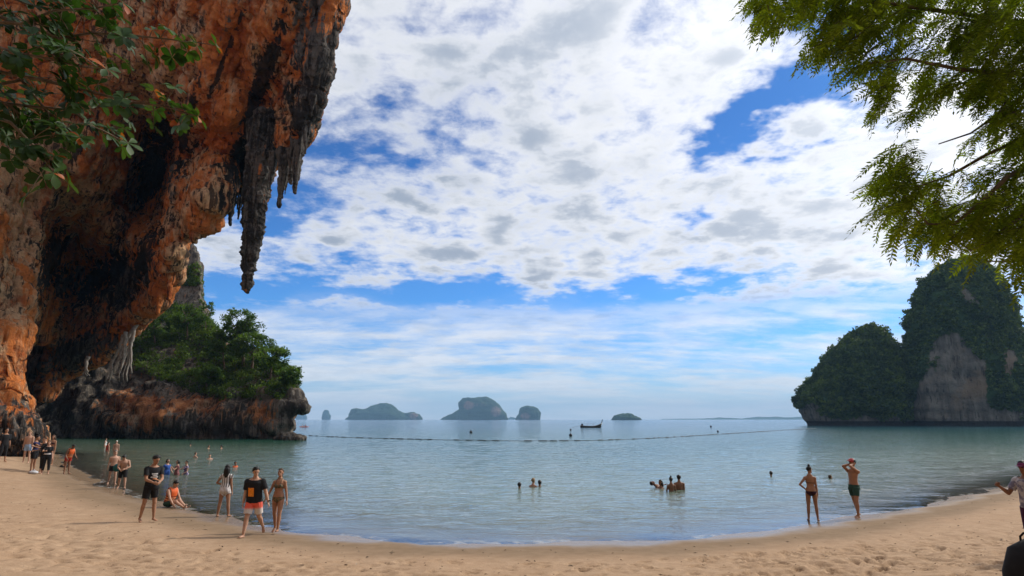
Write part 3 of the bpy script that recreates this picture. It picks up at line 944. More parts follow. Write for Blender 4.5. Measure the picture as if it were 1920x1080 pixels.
# the ragged fringe of small stones between the large ones
rs = random.Random(77)
edge_pts = [(404, 352), (416, 338), (432, 336), (448, 338), (462, 338), (492, 325), (508, 296), (520, 284), (536, 280), (548, 278), (560, 266), (570, 256), (580, 232), (590, 196)]
ex = np.array([p[0] for p in edge_pts], float); ey = np.array([p[1] for p in edge_pts], float)
for i in range(34):
    x = rs.choice([rs.uniform(404, 470), rs.uniform(500, 590), rs.uniform(515, 575)]); y = float(np.interp(x, ex, ey)) - rs.uniform(8, 30)
    Lp = rs.choice([rs.uniform(35, 60), rs.uniform(50, 105)]); w = rs.uniform(8, 15); dx = rs.gauss(-4, 3) * Lp / 50
    Yv = float(cliff_depth(np.array([x]), np.array([y]))[0]) + rs.uniform(-1.5, 0.5)
    stalactite([(x, y), (x + dx * 0.4, y + Lp * 0.5), (x + dx, y + Lp)], [w, w * 0.6, 2.5], Yv, 0.9 + 0.4 * rs.random(), 400 + i, 2, 0.085)
# pale tree roots that hang from the lip of the cave
m_root = simple('dry_root', (0.30, 0.26, 0.22), 0.9, 0.3, 3.0)
for i, p_ in enumerate([[(262, 600), (248, 625), (244, 660), (238, 715)], [(258, 605), (240, 632), (226, 660), (212, 700)], [(232, 628), (224, 655), (210, 680), (204, 716)],
                        [(250, 615), (246, 650), (246, 700)], [(236, 622), (232, 670), (226, 695)], [(165, 668), (160, 690), (162, 706)]]):
    p_ = np.asarray(p_, float)
    S = Soup()
    u = np.linspace(0, 1, 14); s = np.linspace(0, 1, len(p_))
    V = at_many(np.interp(u, s, p_[:, 0]) + RNG.normal(size=14) * 1.2, np.interp(u, s, p_[:, 1]), np.full(14, 79.0 - i * 0.2))
    S.tube(V, np.linspace(0.26, 0.08, 14), 7)
    for k in range(2):
        S.tube(V[4 + k * 2:] + np.linspace(0, 1, 10 - k * 2)[:, None] * np.array([RNG.normal() * 0.6, 0, 0]), np.linspace(0.12, 0.04, 10 - k * 2), 6)
    v, fl = S.arrays()
    npobj('hanging_root', v - cliff_off, fl, m_root, cliff)

# unseen run of the cliff behind the camera, added to block sky light
bx = np.array([(-112, 122), (-90, 92), (-72, 66), (-63, 42), (-52, 18), (-44, -4), (-30, -20), (-8, -28), (16, -30), (40, -26), (66, -16)], float)
s_ = np.r_[0, np.cumsum(np.hypot(*np.diff(bx, axis=0).T))]
uu_ = np.linspace(0, s_[-1], 130); zz_ = np.linspace(-1, 42, 46)
ax_ = np.interp(uu_, s_, bx[:, 0]); ay_ = np.interp(uu_, s_, bx[:, 1])
tx_ = np.gradient(ax_); ty_ = np.gradient(ay_); L_ = np.hypot(tx_, ty_); nx_ = ty_ / L_; ny_ = -tx_ / L_
GU, GZ = np.meshgrid(np.arange(130), zz_)
fwd = -(3.0 * np.sin(GZ / 13.0) + 2.2 * fbm(np.stack([uu_[GU] * 0.07, GZ * 0.03, 0 * GZ], -1).reshape(-1, 3), 4, 2.1, 0.55, True).reshape(GZ.shape) + 1.0 * fbm(np.stack([uu_[GU] * 0.2, GZ * 0.2, 0 * GZ], -1).reshape(-1, 3) + 8, 4).reshape(GZ.shape))
WV = np.stack([ax_[GU] + nx_[GU] * fwd, ay_[GU] + ny_[GU] * fwd, GZ], -1).reshape(-1, 3)
back = WV + np.stack([nx_[GU], ny_[GU], 0 * GZ], -1).reshape(-1, 3) * 12
k_ = np.arange(46 * 130).reshape(46, 130)
wf = np.stack([k_[:-1, :-1], k_[:-1, 1:], k_[1:, 1:], k_[1:, :-1]], -1).reshape(-1, 4)
rim = np.concatenate([np.stack([k_[-1, :-1], k_[-1, 1:], k_[-1, 1:] + 5980, k_[-1, :-1] + 5980], -1), np.stack([k_[:-1, 0], k_[1:, 0], k_[1:, 0] + 5980, k_[:-1, 0] + 5980], -1), np.stack([k_[:-1, -1], k_[1:, -1], k_[1:, -1] + 5980, k_[:-1, -1] + 5980], -1)])
npobj('unseen_rock_wall', np.concatenate([WV, back]) - cliff_off, np.concatenate([wf, wf[:, ::-1] + 5980, rim]), m_cliff, cliff, attrs={'grey': np.full(len(WV) * 2, 0.5), 'streak': np.zeros(len(WV) * 2)})
# ------------------------------------------------------------------ foliage
def leaf_mat(name, dark, light, trans=0.35, scale=0.0):
    m, N, out = new_mat(name)
    t = N.attr('tone')
    c = N.ramp(t, [(0.0, dark), (0.55, tuple((a + b) / 2 for a, b in zip(dark, light))), (1.0, light)])
    d = N.n('ShaderNodeBsdfPrincipled'); N.link(c, d.inputs['Base Color']); d.inputs['Roughness'].default_value = 0.6
    d.inputs['Specular IOR Level'].default_value = 0.25
    tr = N.n('ShaderNodeBsdfTranslucent'); N.link(N.mixmode('MULTIPLY', 1.0, c, (1.3, 1.35, 0.5)), tr.inputs[0])
    mx = N.n('ShaderNodeMixShader'); mx.inputs[0].default_value = trans
    N.link(d.outputs[0], mx.inputs[1]); N.link(tr.outputs[0], mx.inputs[2]); N.link(mx.outputs[0], out.inputs[0])
    return m

def leaf_quads(c, size, rng, aspect=0.5, droop=0.0, up=0.4):
    """one kinked leaf (two quads share a rib) is too dear for a far tree: a lozenge per leaf"""
    n = len(c)
    d = rng.normal(size=(n, 3)); d[:, 2] -= droop; d /= np.linalg.norm(d, axis=1)[:, None]
    nn = rng.normal(size=(n, 3)); nn[:, 2] = np.abs(nn[:, 2]) + up
    w = np.cross(d, nn); w /= np.linalg.norm(w, axis=1)[:, None] + 1e-9
    s = (size * (0.6 + 0.8 * rng.random(n)))[:, None]
    a = c - d * s * 0.5; b = c + d * s * 0.5
    l = c + w * s * aspect * 0.5; r = c - w * s * aspect * 0.5
    v = np.stack([a, l, b, r], 1).reshape(-1, 3)
    f = np.arange(4 * n).reshape(n, 4)
    return v, f

def leaf_cloud(centers, radii, per, size, rng, tone=None, shell=0.55, aspect=0.5, flat=0.75):
    """clumps of leaves round given centres; returns verts, quads, tone per face"""
    centers = np.asarray(centers, float); n = len(centers)
    radii = np.broadcast_to(np.asarray(radii, float), (n,))
    per = np.broadcast_to(np.asarray(per), (n,)).astype(int)
    rep = np.repeat(np.arange(n), per)
    d = rng.normal(size=(len(rep), 3)); d /= np.linalg.norm(d, axis=1)[:, None]
    rad = radii[rep] * (shell + (1 - shell) * rng.random(len(rep))) * (0.75 + 0.35 * rng.random(len(rep)))
    d[:, 2] *= flat
    c = centers[rep] + d * rad[:, None]
    v, f = leaf_quads(c, np.full(len(c), size), rng, aspect)
    if tone is None: tone = rng.random(n)
    tf = np.clip(np.asarray(tone)[rep] * 0.7 + 0.3 * rng.random(len(rep)), 0, 1)
    return v, f, tf

m_bush = leaf_mat('bush_leaf', (0.020, 0.052, 0.008), (0.150, 0.225, 0.026), 0.45)
m_tree = leaf_mat('tree_leaf', (0.014, 0.046, 0.010), (0.135, 0.225, 0.030), 0.45)
m_karstleaf = leaf_mat('karst_leaf', (0.016, 0.040, 0.010), (0.115, 0.165, 0.028), 0.3)
m_bark = simple('bark', (0.16, 0.12, 0.085), 0.9, 0.35, 6.0, bump=0.4)

def far_tree(base, crown_c, crown_r, n_clump, per, leaf, label, group, seed, mat=m_tree, trunk_r=0.22, name='tree', lean=0.0, tone_shift=0.0):
    """a trunk with limbs that reach into every clump of the crown"""
    rng = np.random.default_rng(seed)
    base = np.asarray(base, float); crown_c = np.asarray(crown_c, float); crown_r = np.asarray(crown_r, float)
    t = empty(name, base, 0, label, 'tree', group)
    cl = []
    while len(cl) < n_clump:
        q = rng.uniform(-1, 1, 3)
        if 0.25 < np.linalg.norm(q) < 1.0: cl.append(q * crown_r + crown_c)
    cl = np.array(cl)
    S = Soup()
    fork = base + (crown_c - base) * 0.55 + np.array([lean, 0, 0])
    S.tube(np.array([base + [0, 0, -0.6], base * 0.6 + fork * 0.4 + [0.1, 0, 0], fork, crown_c]) - base, [trunk_r, trunk_r * 0.8, trunk_r * 0.6, trunk_r * 0.2], 8)
    for c in cl[::2]:
        k = rng.uniform(0.2, 0.8)
        a = fork + (crown_c - fork) * k
        S.tube(np.array([a, (a + c) / 2 + [0, 0, 0.25], c]) - base, [trunk_r * 0.35, trunk_r * 0.22, trunk_r * 0.08], 5, caps=False)
    S.obj('trunk', m_bark, t)
    tone = np.clip(rng.random(len(cl)) * 0.9 + tone_shift, 0, 1)
    v, f, tf = leaf_cloud(cl, crown_r.mean() * rng.uniform(0.28, 0.5, len(cl)), per, leaf, rng, tone, 0.2, 0.5)
    npobj('crown', v - base, f, mat, t, False, {'tone': tf})
    return t

# ------------------------------------------------------------------ rocky headland beyond the cliff
head_poly = [(10, 520), (250, 520), (318, 452), (334, 440), (352, 452), (366, 474), (376, 506), (378, 560), (392, 612), (430, 652), (478, 668), (524, 694), (550, 722), (558, 738),
             (567, 748), (563, 764), (551, 770), (545, 784), (548, 800), (540, 820), (500, 830), (380, 834), (10, 834)]
hp = np.array([(20, 540, 112), (20, 700, 110), (20, 830, 104), (120, 830, 104), (120, 740, 110), (120, 600, 114), (250, 540, 134), (330, 460, 138), (370, 520, 137), (340, 580, 134),
               (260, 620, 124), (330, 640, 122), (400, 640, 121), (470, 680, 114), (530, 710, 108), (300, 700, 114), (400, 710, 112), (230, 720, 112),
               (240, 760, 106), (330, 748, 106), (420, 748, 103), (500, 745, 101), (555, 742, 100), (240, 800, 102), (330, 790, 101), (420, 785, 99.5), (500, 780, 98.5), (550, 765, 99),
               (240, 832, 104), (330, 832, 102.5), (420, 832, 101), (500, 828, 100), (540, 815, 100)], float)
head_depth = TPS(hp[:, :2], hp[:, 2], 0.02)
HS = Soup()
slab(HS, head_poly, head_depth, 26.0, 6.0)
rh = random.Random(4)
for _ in range(120):
    x = rh.uniform(60, 560); y = rh.uniform(735, 832)
    if not inside(head_poly, np.array([x]), np.array([y]))[0]: continue
    r = rh.uniform(0.4, 1.5)
    c = at(x, y, float(head_depth(np.array([x]), np.array([y]))[0]) + r * 0.3)
    HS.ball(c, (r * rh.uniform(0.9, 1.8), r, r * rh.uniform(0.6, 1.1)), 8, 6)
for _ in range(60):
    x = rh.uniform(60, 330); y = rh.uniform(690, 800)
    r = rh.uniform(0.6, 1.6)
    c = at(x, y, float(head_depth(np.array([x]), np.array([y]))[0]) + r * 0.2)
    HS.ball(c, (r * rh.uniform(0.7, 1.5), r, r * rh.uniform(0.7, 1.5)), 8, 6)
v, fl = HS.arrays()
HV, HF = remesh(v, fl, 0.38, 1, 0.4)
n = vnormals(HV, HF)
st = fbm(HV * np.array([0.7, 0.7, 0.25]), 4, 2.1, 0.55, True); iso = fbm(HV * 0.35 + 3, 4)
bed = fbm(HV * np.array([0.12, 0.12, 0.9]) + 33, 3)
hpx, hpy = project(HV)
HV = HV + n * (0.22 * st + 0.55 * iso + 0.25 * bed)[:, None]
hg = np.ones(len(HV)) * 0.85
hg = np.minimum(hg, 1 - 1.0 * gz(375, 760, 75, 18, -0.05, hpx, hpy))
hg = np.minimum(hg, 1 - 0.95 * gz(250, 775, 70, 35, 0.1, hpx, hpy))
hg = np.minimum(hg, 1 - 0.7 * gz(440, 775, 90, 25, 0, hpx, hpy))
m_head = rock_mat('headland_rock', (0.46, 0.19, 0.075), (0.40, 0.27, 0.17), (0.26, 0.225, 0.185), (0.040, 0.034, 0.030), scale=0.8)
hoff = np.array([-45.0, 105.0, 0.0])
headland = empty('rocky_headland', hoff, 0, 'low rocky headland with an orange ledge and bushes beyond the cliff', 'headland')
npobj('rock', HV - hoff, HF, m_head, headland, attrs={'grey': hg, 'streak': st})

# bushes on the headland
rngv = np.random.default_rng(77)
fc = HV[HF].mean(1); fn_ = vnormals(HV, HF)[HF[:, 0]]
fx, fy = project(fc)
front = (fn_[:, 1] < 0.3)
veg = np.zeros(len(fc))
veg_poly = [(236, 640), (262, 596), (300, 575), (345, 570), (380, 585), (420, 630), (480, 660), (530, 688), (556, 720), (552, 746), (500, 748), (440, 748), (380, 742), (330, 722), (290, 704), (258, 694)]
inveg = inside(veg_poly, fx, fy) & front
bare = fbm(fc * 0.16 + 8, 3)
sel = np.where(inveg & (bare < 0.55))[0]
pick = rngv.choice(sel, 3200)
cen = fc[pick] + np.array([0, -0.4, 0.5]) * rngv.random((3200, 1))
tn = np.clip(0.45 + 0.7 * fbm(cen * 0.22 + 3, 2) + 0.25 * rngv.normal(size=3200), 0, 1)
v, f, tf = leaf_cloud(cen, rngv.uniform(0.6, 1.5, 3200), 22, 0.42, rngv, tn, 0.35)
bush = npobj('undergrowth', v, f, m_bush, None, False, {'tone': tf}); tag(bush, kind='stuff')
bush['label'] = 'dense green bushes covering the headland'
# hanging plants on the grey spire and a grassy fringe over the ledge
sel = np.where(inside([(325, 455), (337, 444), (356, 460), (378, 505), (380, 570), (350, 560), (335, 500)], fx, fy) & front & (bare > -0.1))[0]
pick = rngv.choice(sel, 260)
v, f, tf = leaf_cloud(fc[pick] + [0, -0.3, 0.3], rngv.uniform(0.4, 0.9, 260), 22, 0.4, rngv, None, 0.3)
sp = npobj('cliff_plants', v, f, m_bush, None, False, {'tone': tf}); tag(sp, kind='stuff'); sp['label'] = 'plants hanging on the grey spire'

def hsurf(px, py):
    return at(px, py, float(head_depth(np.array([px]), np.array([py]))[0]) - 0.5)
HT = [  # base px, crown centre px, crown radius px (x, y), clumps, leaves, label
    ((456, 690), (452, 606), (34, 34), 46, 110, 'tallest tree on the headland with a rounded crown against the sky', 0.05, 0.35),
    ((470, 700), (478, 648), (38, 26), 40, 100, 'leafy tree just below the tallest tree on the headland', 0.0, 0.3),
    ((385, 625), (386, 584), (13, 24), 16, 40, 'thin sparse tree standing beside the grey spire', 0.15, 0.12),
    ((505, 715), (512, 672), (34, 26), 36, 100, 'spreading tree on the middle of the headland slope', 0.1, 0.25),
    ((538, 735), (548, 702), (26, 18), 30, 90, 'low tree leaning over the tip of the headland', 0.1, 0.18),
    ((420, 700), (418, 650), (30, 28), 34, 90, 'dark round tree left of the tallest tree', -0.05, 0.22),
    ((350, 640), (352, 596), (30, 24), 30, 90, 'dark tree at the foot of the grey spire', -0.05, 0.22),
    ((290, 650), (288, 606), (30, 22), 30, 90, 'shaded tree beside the hanging roots', -0.1, 0.2),
    ((388, 735), (384, 700), (34, 16), 28, 90, 'bright green low tree above the orange ledge', 0.3, 0.18),
]
for i, (b, c, r, ncl, per, lab, ts, tr_) in enumerate(HT):
    B = hsurf(*b); Y = B[1]
    C = at(c[0], c[1], Y); sc_ = Y / FPX
    far_tree(B, C, (r[0] * sc_, r[0] * sc_ * 0.9, r[1] * sc_), ncl, per, 0.42, lab, 'trees on the headland', 300 + i, m_tree, tr_, 'headland_tree', tone_shift=ts)

# small rock off the tip
S = Soup()
for (x, y, r, q) in ((540, 824, 1.3, 1.6), (553, 822, 1.2, 1.5), (563, 821, 0.9, 1.2), (528, 826, 0.8, 1.4)):
    c = at(x, y, 94.0); c[2] = 0.15
    S.ball(c, (r * q, r, r * 0.75), 10, 7)
v, fl = S.arrays(); RV, RF = remesh(v, fl, 0.16, 1)
RV = RV + vnormals(RV, RF) * (0.3 * fbm(RV * 0.9, 4))[:, None]
o = npobj('tidal_rock', RV, RF, m_head, None, attrs={'grey': np.full(len(RV), 0.95), 'streak': np.zeros(len(RV))})
tag(o, 'low wet rock lying in the water off the headland tip', 'rock')

# unseen forest behind the camera, put in to hold back sky light
rb = np.random.default_rng(31)
nb = 900
bxx = rb.uniform(-46, 50, nb); byy = -9 - 0.006 * bxx ** 2 * np.sign(-1) * 0 - rb.uniform(0, 9, nb) ; bzz = rb.uniform(1.0, 15, nb)
byy = np.where(bxx < -20, byy + (-20 - bxx) * 0.9, byy)
v, f, tf = leaf_cloud(np.stack([bxx, byy, bzz], 1), rb.uniform(0.8, 1.8, nb), 26, 0.55, rb, None, 0.3)
fo = npobj('unseen_forest', v, f, m_tree, None, False, {'tone': tf}); tag(fo, kind='stuff')

# ------------------------------------------------------------------ karst towers and far islands
def loft_rock(outline_l, outline_r, Y, depth_k=0.8, nz=60, na=72, noise=1.0, seed=0, base_z=-1.5, power=2.4):
    """a rock stack lofted between its left and right outline (pixels, top to bottom); rings are rounded in plan"""
    L = np.array(outline_l, float); R = np.array(outline_r, float)
    ytop = max(L[0, 1], R[0, 1]); ybot = min(L[-1, 1], R[-1, 1])
    tt = np.linspace(0, 1, nz) ** 1.25
    ys_ = ytop + (ybot - ytop) * tt
    xl = np.interp(ys_, L[:, 1], L[:, 0]); xr = np.interp(ys_, R[:, 1], R[:, 0])
    PL_ = at_many(xl, ys_, np.full(nz, Y)); PR_ = at_many(xr, ys_, np.full(nz, Y))
    z = PL_[:, 2].copy(); z[-1] = base_z
    cx = (PL_[:, 0] + PR_[:, 0]) / 2; rx = (PR_[:, 0] - PL_[:, 0]) / 2
    a = np.linspace(0, 2 * math.pi, na, endpoint=False)
    ca = np.sign(np.cos(a)) * np.abs(np.cos(a)) ** (2 / power); sa = np.sign(np.sin(a)) * np.abs(np.sin(a)) ** (2 / power)
    ry = np.minimum(rx * depth_k, rx[-nz // 3] * depth_k)
    V = np.stack([cx[:, None] + rx[:, None] * ca, Y + ry[:, None] * sa + 0 * rx[:, None], np.repeat(z[:, None], na, 1)], -1).reshape(-1, 3)
    k = np.arange(na); k2 = (k + 1) % na
    F = np.concatenate([np.stack([i * na + k, (i + 1) * na + k, (i + 1) * na + k2, i * na + k2], 1) for i in range(nz - 1)])
    V = np.concatenate([V, [[cx[0], Y, z[0] + 0.3]]])
    # the top cap as degenerate-free quads is not needed: triangles to the peak
    T = np.stack([np.full(na, len(V) - 1), k, k2], 1)
    return V, F, T

def rock_noise(V, F, amp, sc):
    n = vnormals(V, F)
    d = amp * (fbm(V * sc, 4, 2.1, 0.5) + 0.4 * fbm(V * sc * np.array([3, 3, 0.5]) + 9, 3, 2, 0.5, True))
    keep = sstep(V[:, 2], -1.0, 0.5)
    return V + n * (d * keep)[:, None]

def karst_mat(name, rock, veg, dark, vegthr, sc=1.0):
    m, N, out = new_mat(name)
    pos = N.vm('SCALE', N.n('ShaderNodeNewGeometry').outputs['Position'], sc)
    a = N.noise(pos, 0.05, 5, 0.6); b = N.noise(N.map(pos, scale=(1, 1, 0.15)), 0.35, 5, 0.65); c = N.noise(pos, 0.5, 5, 0.7)
    rk = N.mix(N.ss(b, 0.35, 0.65), rock, tuple(x * 0.5 for x in rock))
    rk = N.mix(N.m('MULTIPLY', N.ss(a, 0.5, 0.62), 0.6), rk, (rock[0] * 1.3, rock[1] * 1.0, rock[2] * 0.75))
    rk = N.mix(N.m('MULTIPLY', N.ss(N.noise(N.map(pos, scale=(1, 1, 0.12)), 0.8, 4, 0.6), 0.55, 0.65), 0.75), rk, dark)
    vg = N.ss(N.m('ADD', N.attr('veg'), N.m('MULTIPLY', N.m('SUBTRACT', c, 0.5), 0.8)), 0.4, 0.6)
    col = N.mix(vg, rk, N.mix(c, veg, tuple(x * 2.2 for x in veg)))
    col = N.mix(N.ss(N.attr('tide'), 0.35, 0.65), col, dark)
    bs = N.n('ShaderNodeBsdfPrincipled'); N.link(col, bs.inputs['Base Color']); bs.inputs['Roughness'].default_value = 0.9
    bs.inputs['Specular IOR Level'].default_value = 0.15
    bp = N.n('ShaderNodeBump'); bp.inputs['Strength'].default_value = 0.9; bp.inputs['Distance'].default_value = 1.2 / sc
    N.link(N.m('ADD', b, c), bp.inputs['Height']); N.link(bp.outputs[0], bs.inputs['Normal'])
    N.link(bs.outputs[0], out.inputs[0])
    return m

m_karst = karst_mat('karst_rock', (0.165, 0.148, 0.125), (0.018, 0.036, 0.012), (0.025, 0.022, 0.021), 0.5)
m_far = karst_mat('far_island_rock', (0.23, 0.165, 0.13), (0.020, 0.040, 0.018), (0.04, 0.04, 0.04), 0.5, 0.3)

def karst(name, L, R, Y, label, cat, bare, seed, depth_k=0.8, ntuft=30000, tuft=1.2, group=None):
    V, F, T = loft_rock(L, R, Y, depth_k, 90, 120)
    V = rock_noise(V, F, 1.5, 0.07)
    n0_ = vnormals(V, F); V = V + n0_ * (0.9 * fbm(V * np.array([0.02, 0.02, 0.22]) + 12, 3) * sstep(V[:, 2], 1.0, 5.0))[:, None]
    x, y = project(V)
    vegv = np.ones(len(V))
    for (cx, cy, sx, sy, am) in bare: vegv -= am * gz(cx, cy, sx, sy, 0, x, y)
    vegv = np.clip(vegv + 0.45 * fbm(V * np.array([0.10, 0.10, 0.05]) + 5, 4), 0, 1)
    tide = 1 - sstep(V[:, 2], 1.2, 3.2)
    # the sea has cut a notch round the foot
    ctr = np.array([V[:, 0].mean(), Y])
    kx = 1 - 0.045 * np.exp(-((V[:, 2] - 0.8) / 1.6) ** 2)
    V[:, 0] = ctr[0] + (V[:, 0] - ctr[0]) * kx; V[:, 1] = ctr[1] + (V[:, 1] - ctr[1]) * kx
    off_ = np.array([ctr[0], ctr[1], 0])
    t = empty(name, off_, 0, label, cat, group)
    npobj('rock', V - off_, [F, T], m_karst, t, attrs={'veg': vegv, 'tide': tide})
    rng = np.random.default_rng(seed)
    n = vnormals(V, F)
    fcx = V[F].mean(1); fv = vegv[F].mean(1); nn = n[F[:, 0]]
    ar = np.linalg.norm(np.cross(V[F[:, 2]] - V[F[:, 0]], V[F[:, 3]] - V[F[:, 1]]), axis=1)
    w = ar * (fv > 0.45) * (nn[:, 1] < 0.4) * (fcx[:, 2] > 3.0)
    w = w / w.sum()
    pk = rng.choice(len(F), ntuft // 12, p=w)
    b1 = rng.random((len(pk), 1)); b2 = rng.random((len(pk), 1))
    c0 = V[F[pk, 0]]; c = c0 + (V[F[pk, 1]] - c0) * b1 + (V[F[pk, 3]] - c0) * b2
    tone = np.clip(0.4 + 0.6 * fbm(c * 0.10, 3) + 0.22 * rng.normal(size=len(pk)), 0, 1)
    big_ = rng.choice(len(pk), 240)
    v2, f2, tf2 = leaf_cloud(c[big_] + nn[pk][big_] * 0.9 + [0, 0, 0.6], rng.uniform(1.3, 2.5, 240), 50, tuft, rng, np.clip(tone[big_] + 0.12 * rng.normal(size=240), 0, 1), 0.45, 0.6)
    v, f, tf = leaf_cloud(c + nn[pk] * 0.5, rng.uniform(0.6, 1.5, len(pk)), 12, tuft, rng, tone, 0.3, 0.6)
    fo = npobj('foliage', np.concatenate([v, v2]) - off_, np.concatenate([f, f2 + len(v)]), m_karstleaf, t, False, {'tone': np.concatenate([tf, tf2])})
    fo['kind'] = 'stuff'
    return t

karst('karst_tower', [(1792, 493), (1764, 506), (1745, 522), (1730, 552), (1722, 590), (1717, 630), (1711, 680), (1712, 740), (1718, 799)],
      [(1800, 492), (1830, 500), (1856, 522), (1873, 562), (1886, 600), (1896, 660), (1912, 700), (1935, 730), (1985, 760), (2010, 799)], 285.0,
      'tall rounded limestone tower with bare grey cliff at its foot', 'karst tower',
      [(1795, 725, 46, 52, 1.2), (1738, 750, 22, 50, 1.0), (1840, 730, 16, 50, 0.8), (1788, 655, 40, 34, 0.65), (1852, 610, 10, 55, 0.45), (1890, 690, 16, 45, 0.9), (1800, 560, 40, 30, 0.35), (1820, 780, 110, 22, 0.9)], 501, 0.8, 42000, 1.1)
karst('karst_island', [(1630, 616), (1606, 624), (1580, 646), (1556, 672), (1536, 700), (1520, 722), (1506, 742), (1503, 756), (1511, 775), (1518, 799)],
      [(1634, 616), (1654, 627), (1672, 650), (1684, 676), (1696, 700), (1704, 740), (1712, 799)], 300.0,
      'lower green hump of rock left of the tall tower', 'karst island',
      [(1520, 772, 26, 26, 1.2), (1620, 792, 120, 12, 1.0)], 502, 0.7, 42000, 1.1)

def far_island(name, parts, Y, label, bare=(), seed=0, mat=m_far, amp=1.0):
    Y = min(Y * 1.4, 6200.0)
    SV = []; SF = []; ST = []; n0 = 0
    for (L, R, dk) in parts:
        V, F, T = loft_rock(L, R, Y, dk, 40, 64, base_z=-1.0)
        s = Y / 2500.0
        V = rock_noise(V, F, 5.0 * s * amp, 0.022 / s)
        SV.append(V); SF.append(F + n0); ST.append(T + n0); n0 += len(V)
    V = np.concatenate(SV); F = np.concatenate(SF); T = np.concatenate(ST)
    x, y = project(V)
    vegv = np.ones(len(V))
    for (cx, cy, sx, sy, am) in bare: vegv -= am * gz(cx, cy, sx, sy, 0, x, y)
    off_ = np.array([V[:, 0].mean(), Y, 0])
    o = npobj(name, V - off_, [F, T], mat, attrs={'veg': np.clip(vegv, 0, 1), 'tide': (V[:, 2] < 2.0) * 1.0})
    o.location = off_
    return tag(o, label, 'island')
HZ = 787.4
far_island('far_island', [([(712, 756), (700, 762), (684, 768), (664, 775), (656, 781), (648, HZ)], [(724, 755), (738, 762), (752, 774), (764, 780), (776, HZ)], 0.5),
                          ([(668, 766), (660, 768), (656, 776), (653, HZ)], [(671, 766), (682, 769), (690, HZ)], 0.6),
                          ([(768, 774), (760, 776), (756, HZ)], [(776, 774), (786, 777), (790, 782), (791, HZ)], 0.6)], 2600.0,
           'long hazy island with a sloping ridge, leftmost of the large far islands', [(775, 780, 12, 8, 0.8)])
far_island('far_island', [([(884, 746), (868, 748), (861, 756), (860, 768), (850, 776), (832, 783), (824, HZ)], [(905, 744), (922, 749), (936, 758), (942, 770), (950, 778), (953, HZ)], 0.6)], 2400.0,
           'broad flat-topped hazy island in the middle of the horizon', [(878, 760, 12, 10, 0.9), (930, 772, 12, 12, 0.9), (905, 758, 14, 8, 0.5)])
far_island('far_island', [([(988, 763), (976, 766), (972, 776), (967, HZ)], [(996, 762), (1008, 766), (1013, 774), (1010, HZ)], 0.8)], 2350.0,
           'rounded hazy rock stack right of the broad island', [(985, 780, 12, 8, 0.9)])
far_island('far_island', [([(1170, 776), (1160, 777), (1152, 781), (1146, HZ + 0.3)], [(1176, 776), (1186, 778), (1190, 781), (1200, 784), (1202, HZ + 0.3)], 0.6)], 1500.0,
           'small dark wooded islet behind the longtail boat', seed=4)
far_island('far_island', [([(611, 770), (607, 773), (606, 779), (605, HZ)], [(613, 770), (616, 775), (620, 781), (620, HZ)], 0.8)], 3600.0,
           'tiny pointed rock on the horizon left of the sloping island')
far_island('far_island', [([(566, 774), (562, 776), (558, 781), (555, HZ)], [(569, 772), (573, 775), (574, HZ)], 0.8)], 4600.0,
           'faintest rock on the horizon beside the headland tip')
far_island('far_island', [([(958, 783), (953, 784.5), (949, HZ)], [(960, 783), (964, 784.5), (968, HZ)], 0.8)], 4400.0,
           'low faint rock seen through the gap between the broad island and the stack')
# mainland hills, almost lost in the air
hx = np.linspace(1240, 1600, 120)
hh = 1.0 + 5.5 * np.clip(fbm(np.stack([hx * 0.012, 0 * hx, 0 * hx], 1) + 4, 4) + 0.5, 0, 2) * sstep(hx, 1240, 1430)
A = at_many(hx, np.full(120, 787.0), np.full(120, 5600.0)); B = at_many(hx, 786.5 - hh, np.full(120, 5800.0)); C_ = at_many(hx, np.full(120, 787.0), np.full(120, 6100.0))
k = np.arange(119)
hv = np.concatenate([A, B, C_])
hills = npobj('hills', hv, np.concatenate([np.stack([k, k + 1, k + 121, k + 120], 1), np.stack([k + 120, k + 121, k + 241, k + 240], 1)]), m_far, attrs={'veg': np.ones(360), 'tide': np.zeros(360)})
tag(hills, kind='structure')
# ------------------------------------------------------------------ people
def Rx(a): a = math.radians(a); c, s = math.cos(a), math.sin(a); return np.array([[1, 0, 0], [0, c, -s], [0, s, c]])
def Ry(a): a = math.radians(a); c, s = math.cos(a), math.sin(a); return np.array([[c, 0, s], [0, 1, 0], [-s, 0, c]])
def Rz(a): a = math.radians(a); c, s = math.cos(a), math.sin(a); return np.array([[c, -s, 0], [s, c, 0], [0, 0, 1]])

def skin_mat(name, c):
    m, N, out = new_mat(name)
    tc = N.n('ShaderNodeTexCoord').outputs['Object']
    f = N.noise(tc, 14.0, 4, 0.6)
    b = N.n('ShaderNodeBsdfPrincipled')
    N.link(N.mix(N.ss(f, 0.3, 0.7), tuple(x * 0.88 for x in c), tuple(x * 1.1 for x in c)), b.inputs['Base Color'])
    b.inputs['Roughness'].default_value = 0.55; b.inputs['Specular IOR Level'].default_value = 0.3
    N.link(b.outputs[0], out.inputs[0])
    return m
SKIN = {'light': skin_mat('skin_light', (0.50, 0.29, 0.20)), 'tan': skin_mat('skin_tan', (0.36, 0.185, 0.11)), 'brown': skin_mat('skin_brown', (0.24, 0.12, 0.072)), 'dark': skin_mat('skin_dark', (0.15, 0.075, 0.048))}
_mats = {}
def cloth(name, c, rough=0.85):
    if name not in _mats: _mats[name] = simple(name, c, rough, 0.18, 30.0, bump=0.15)
    return _mats[name]
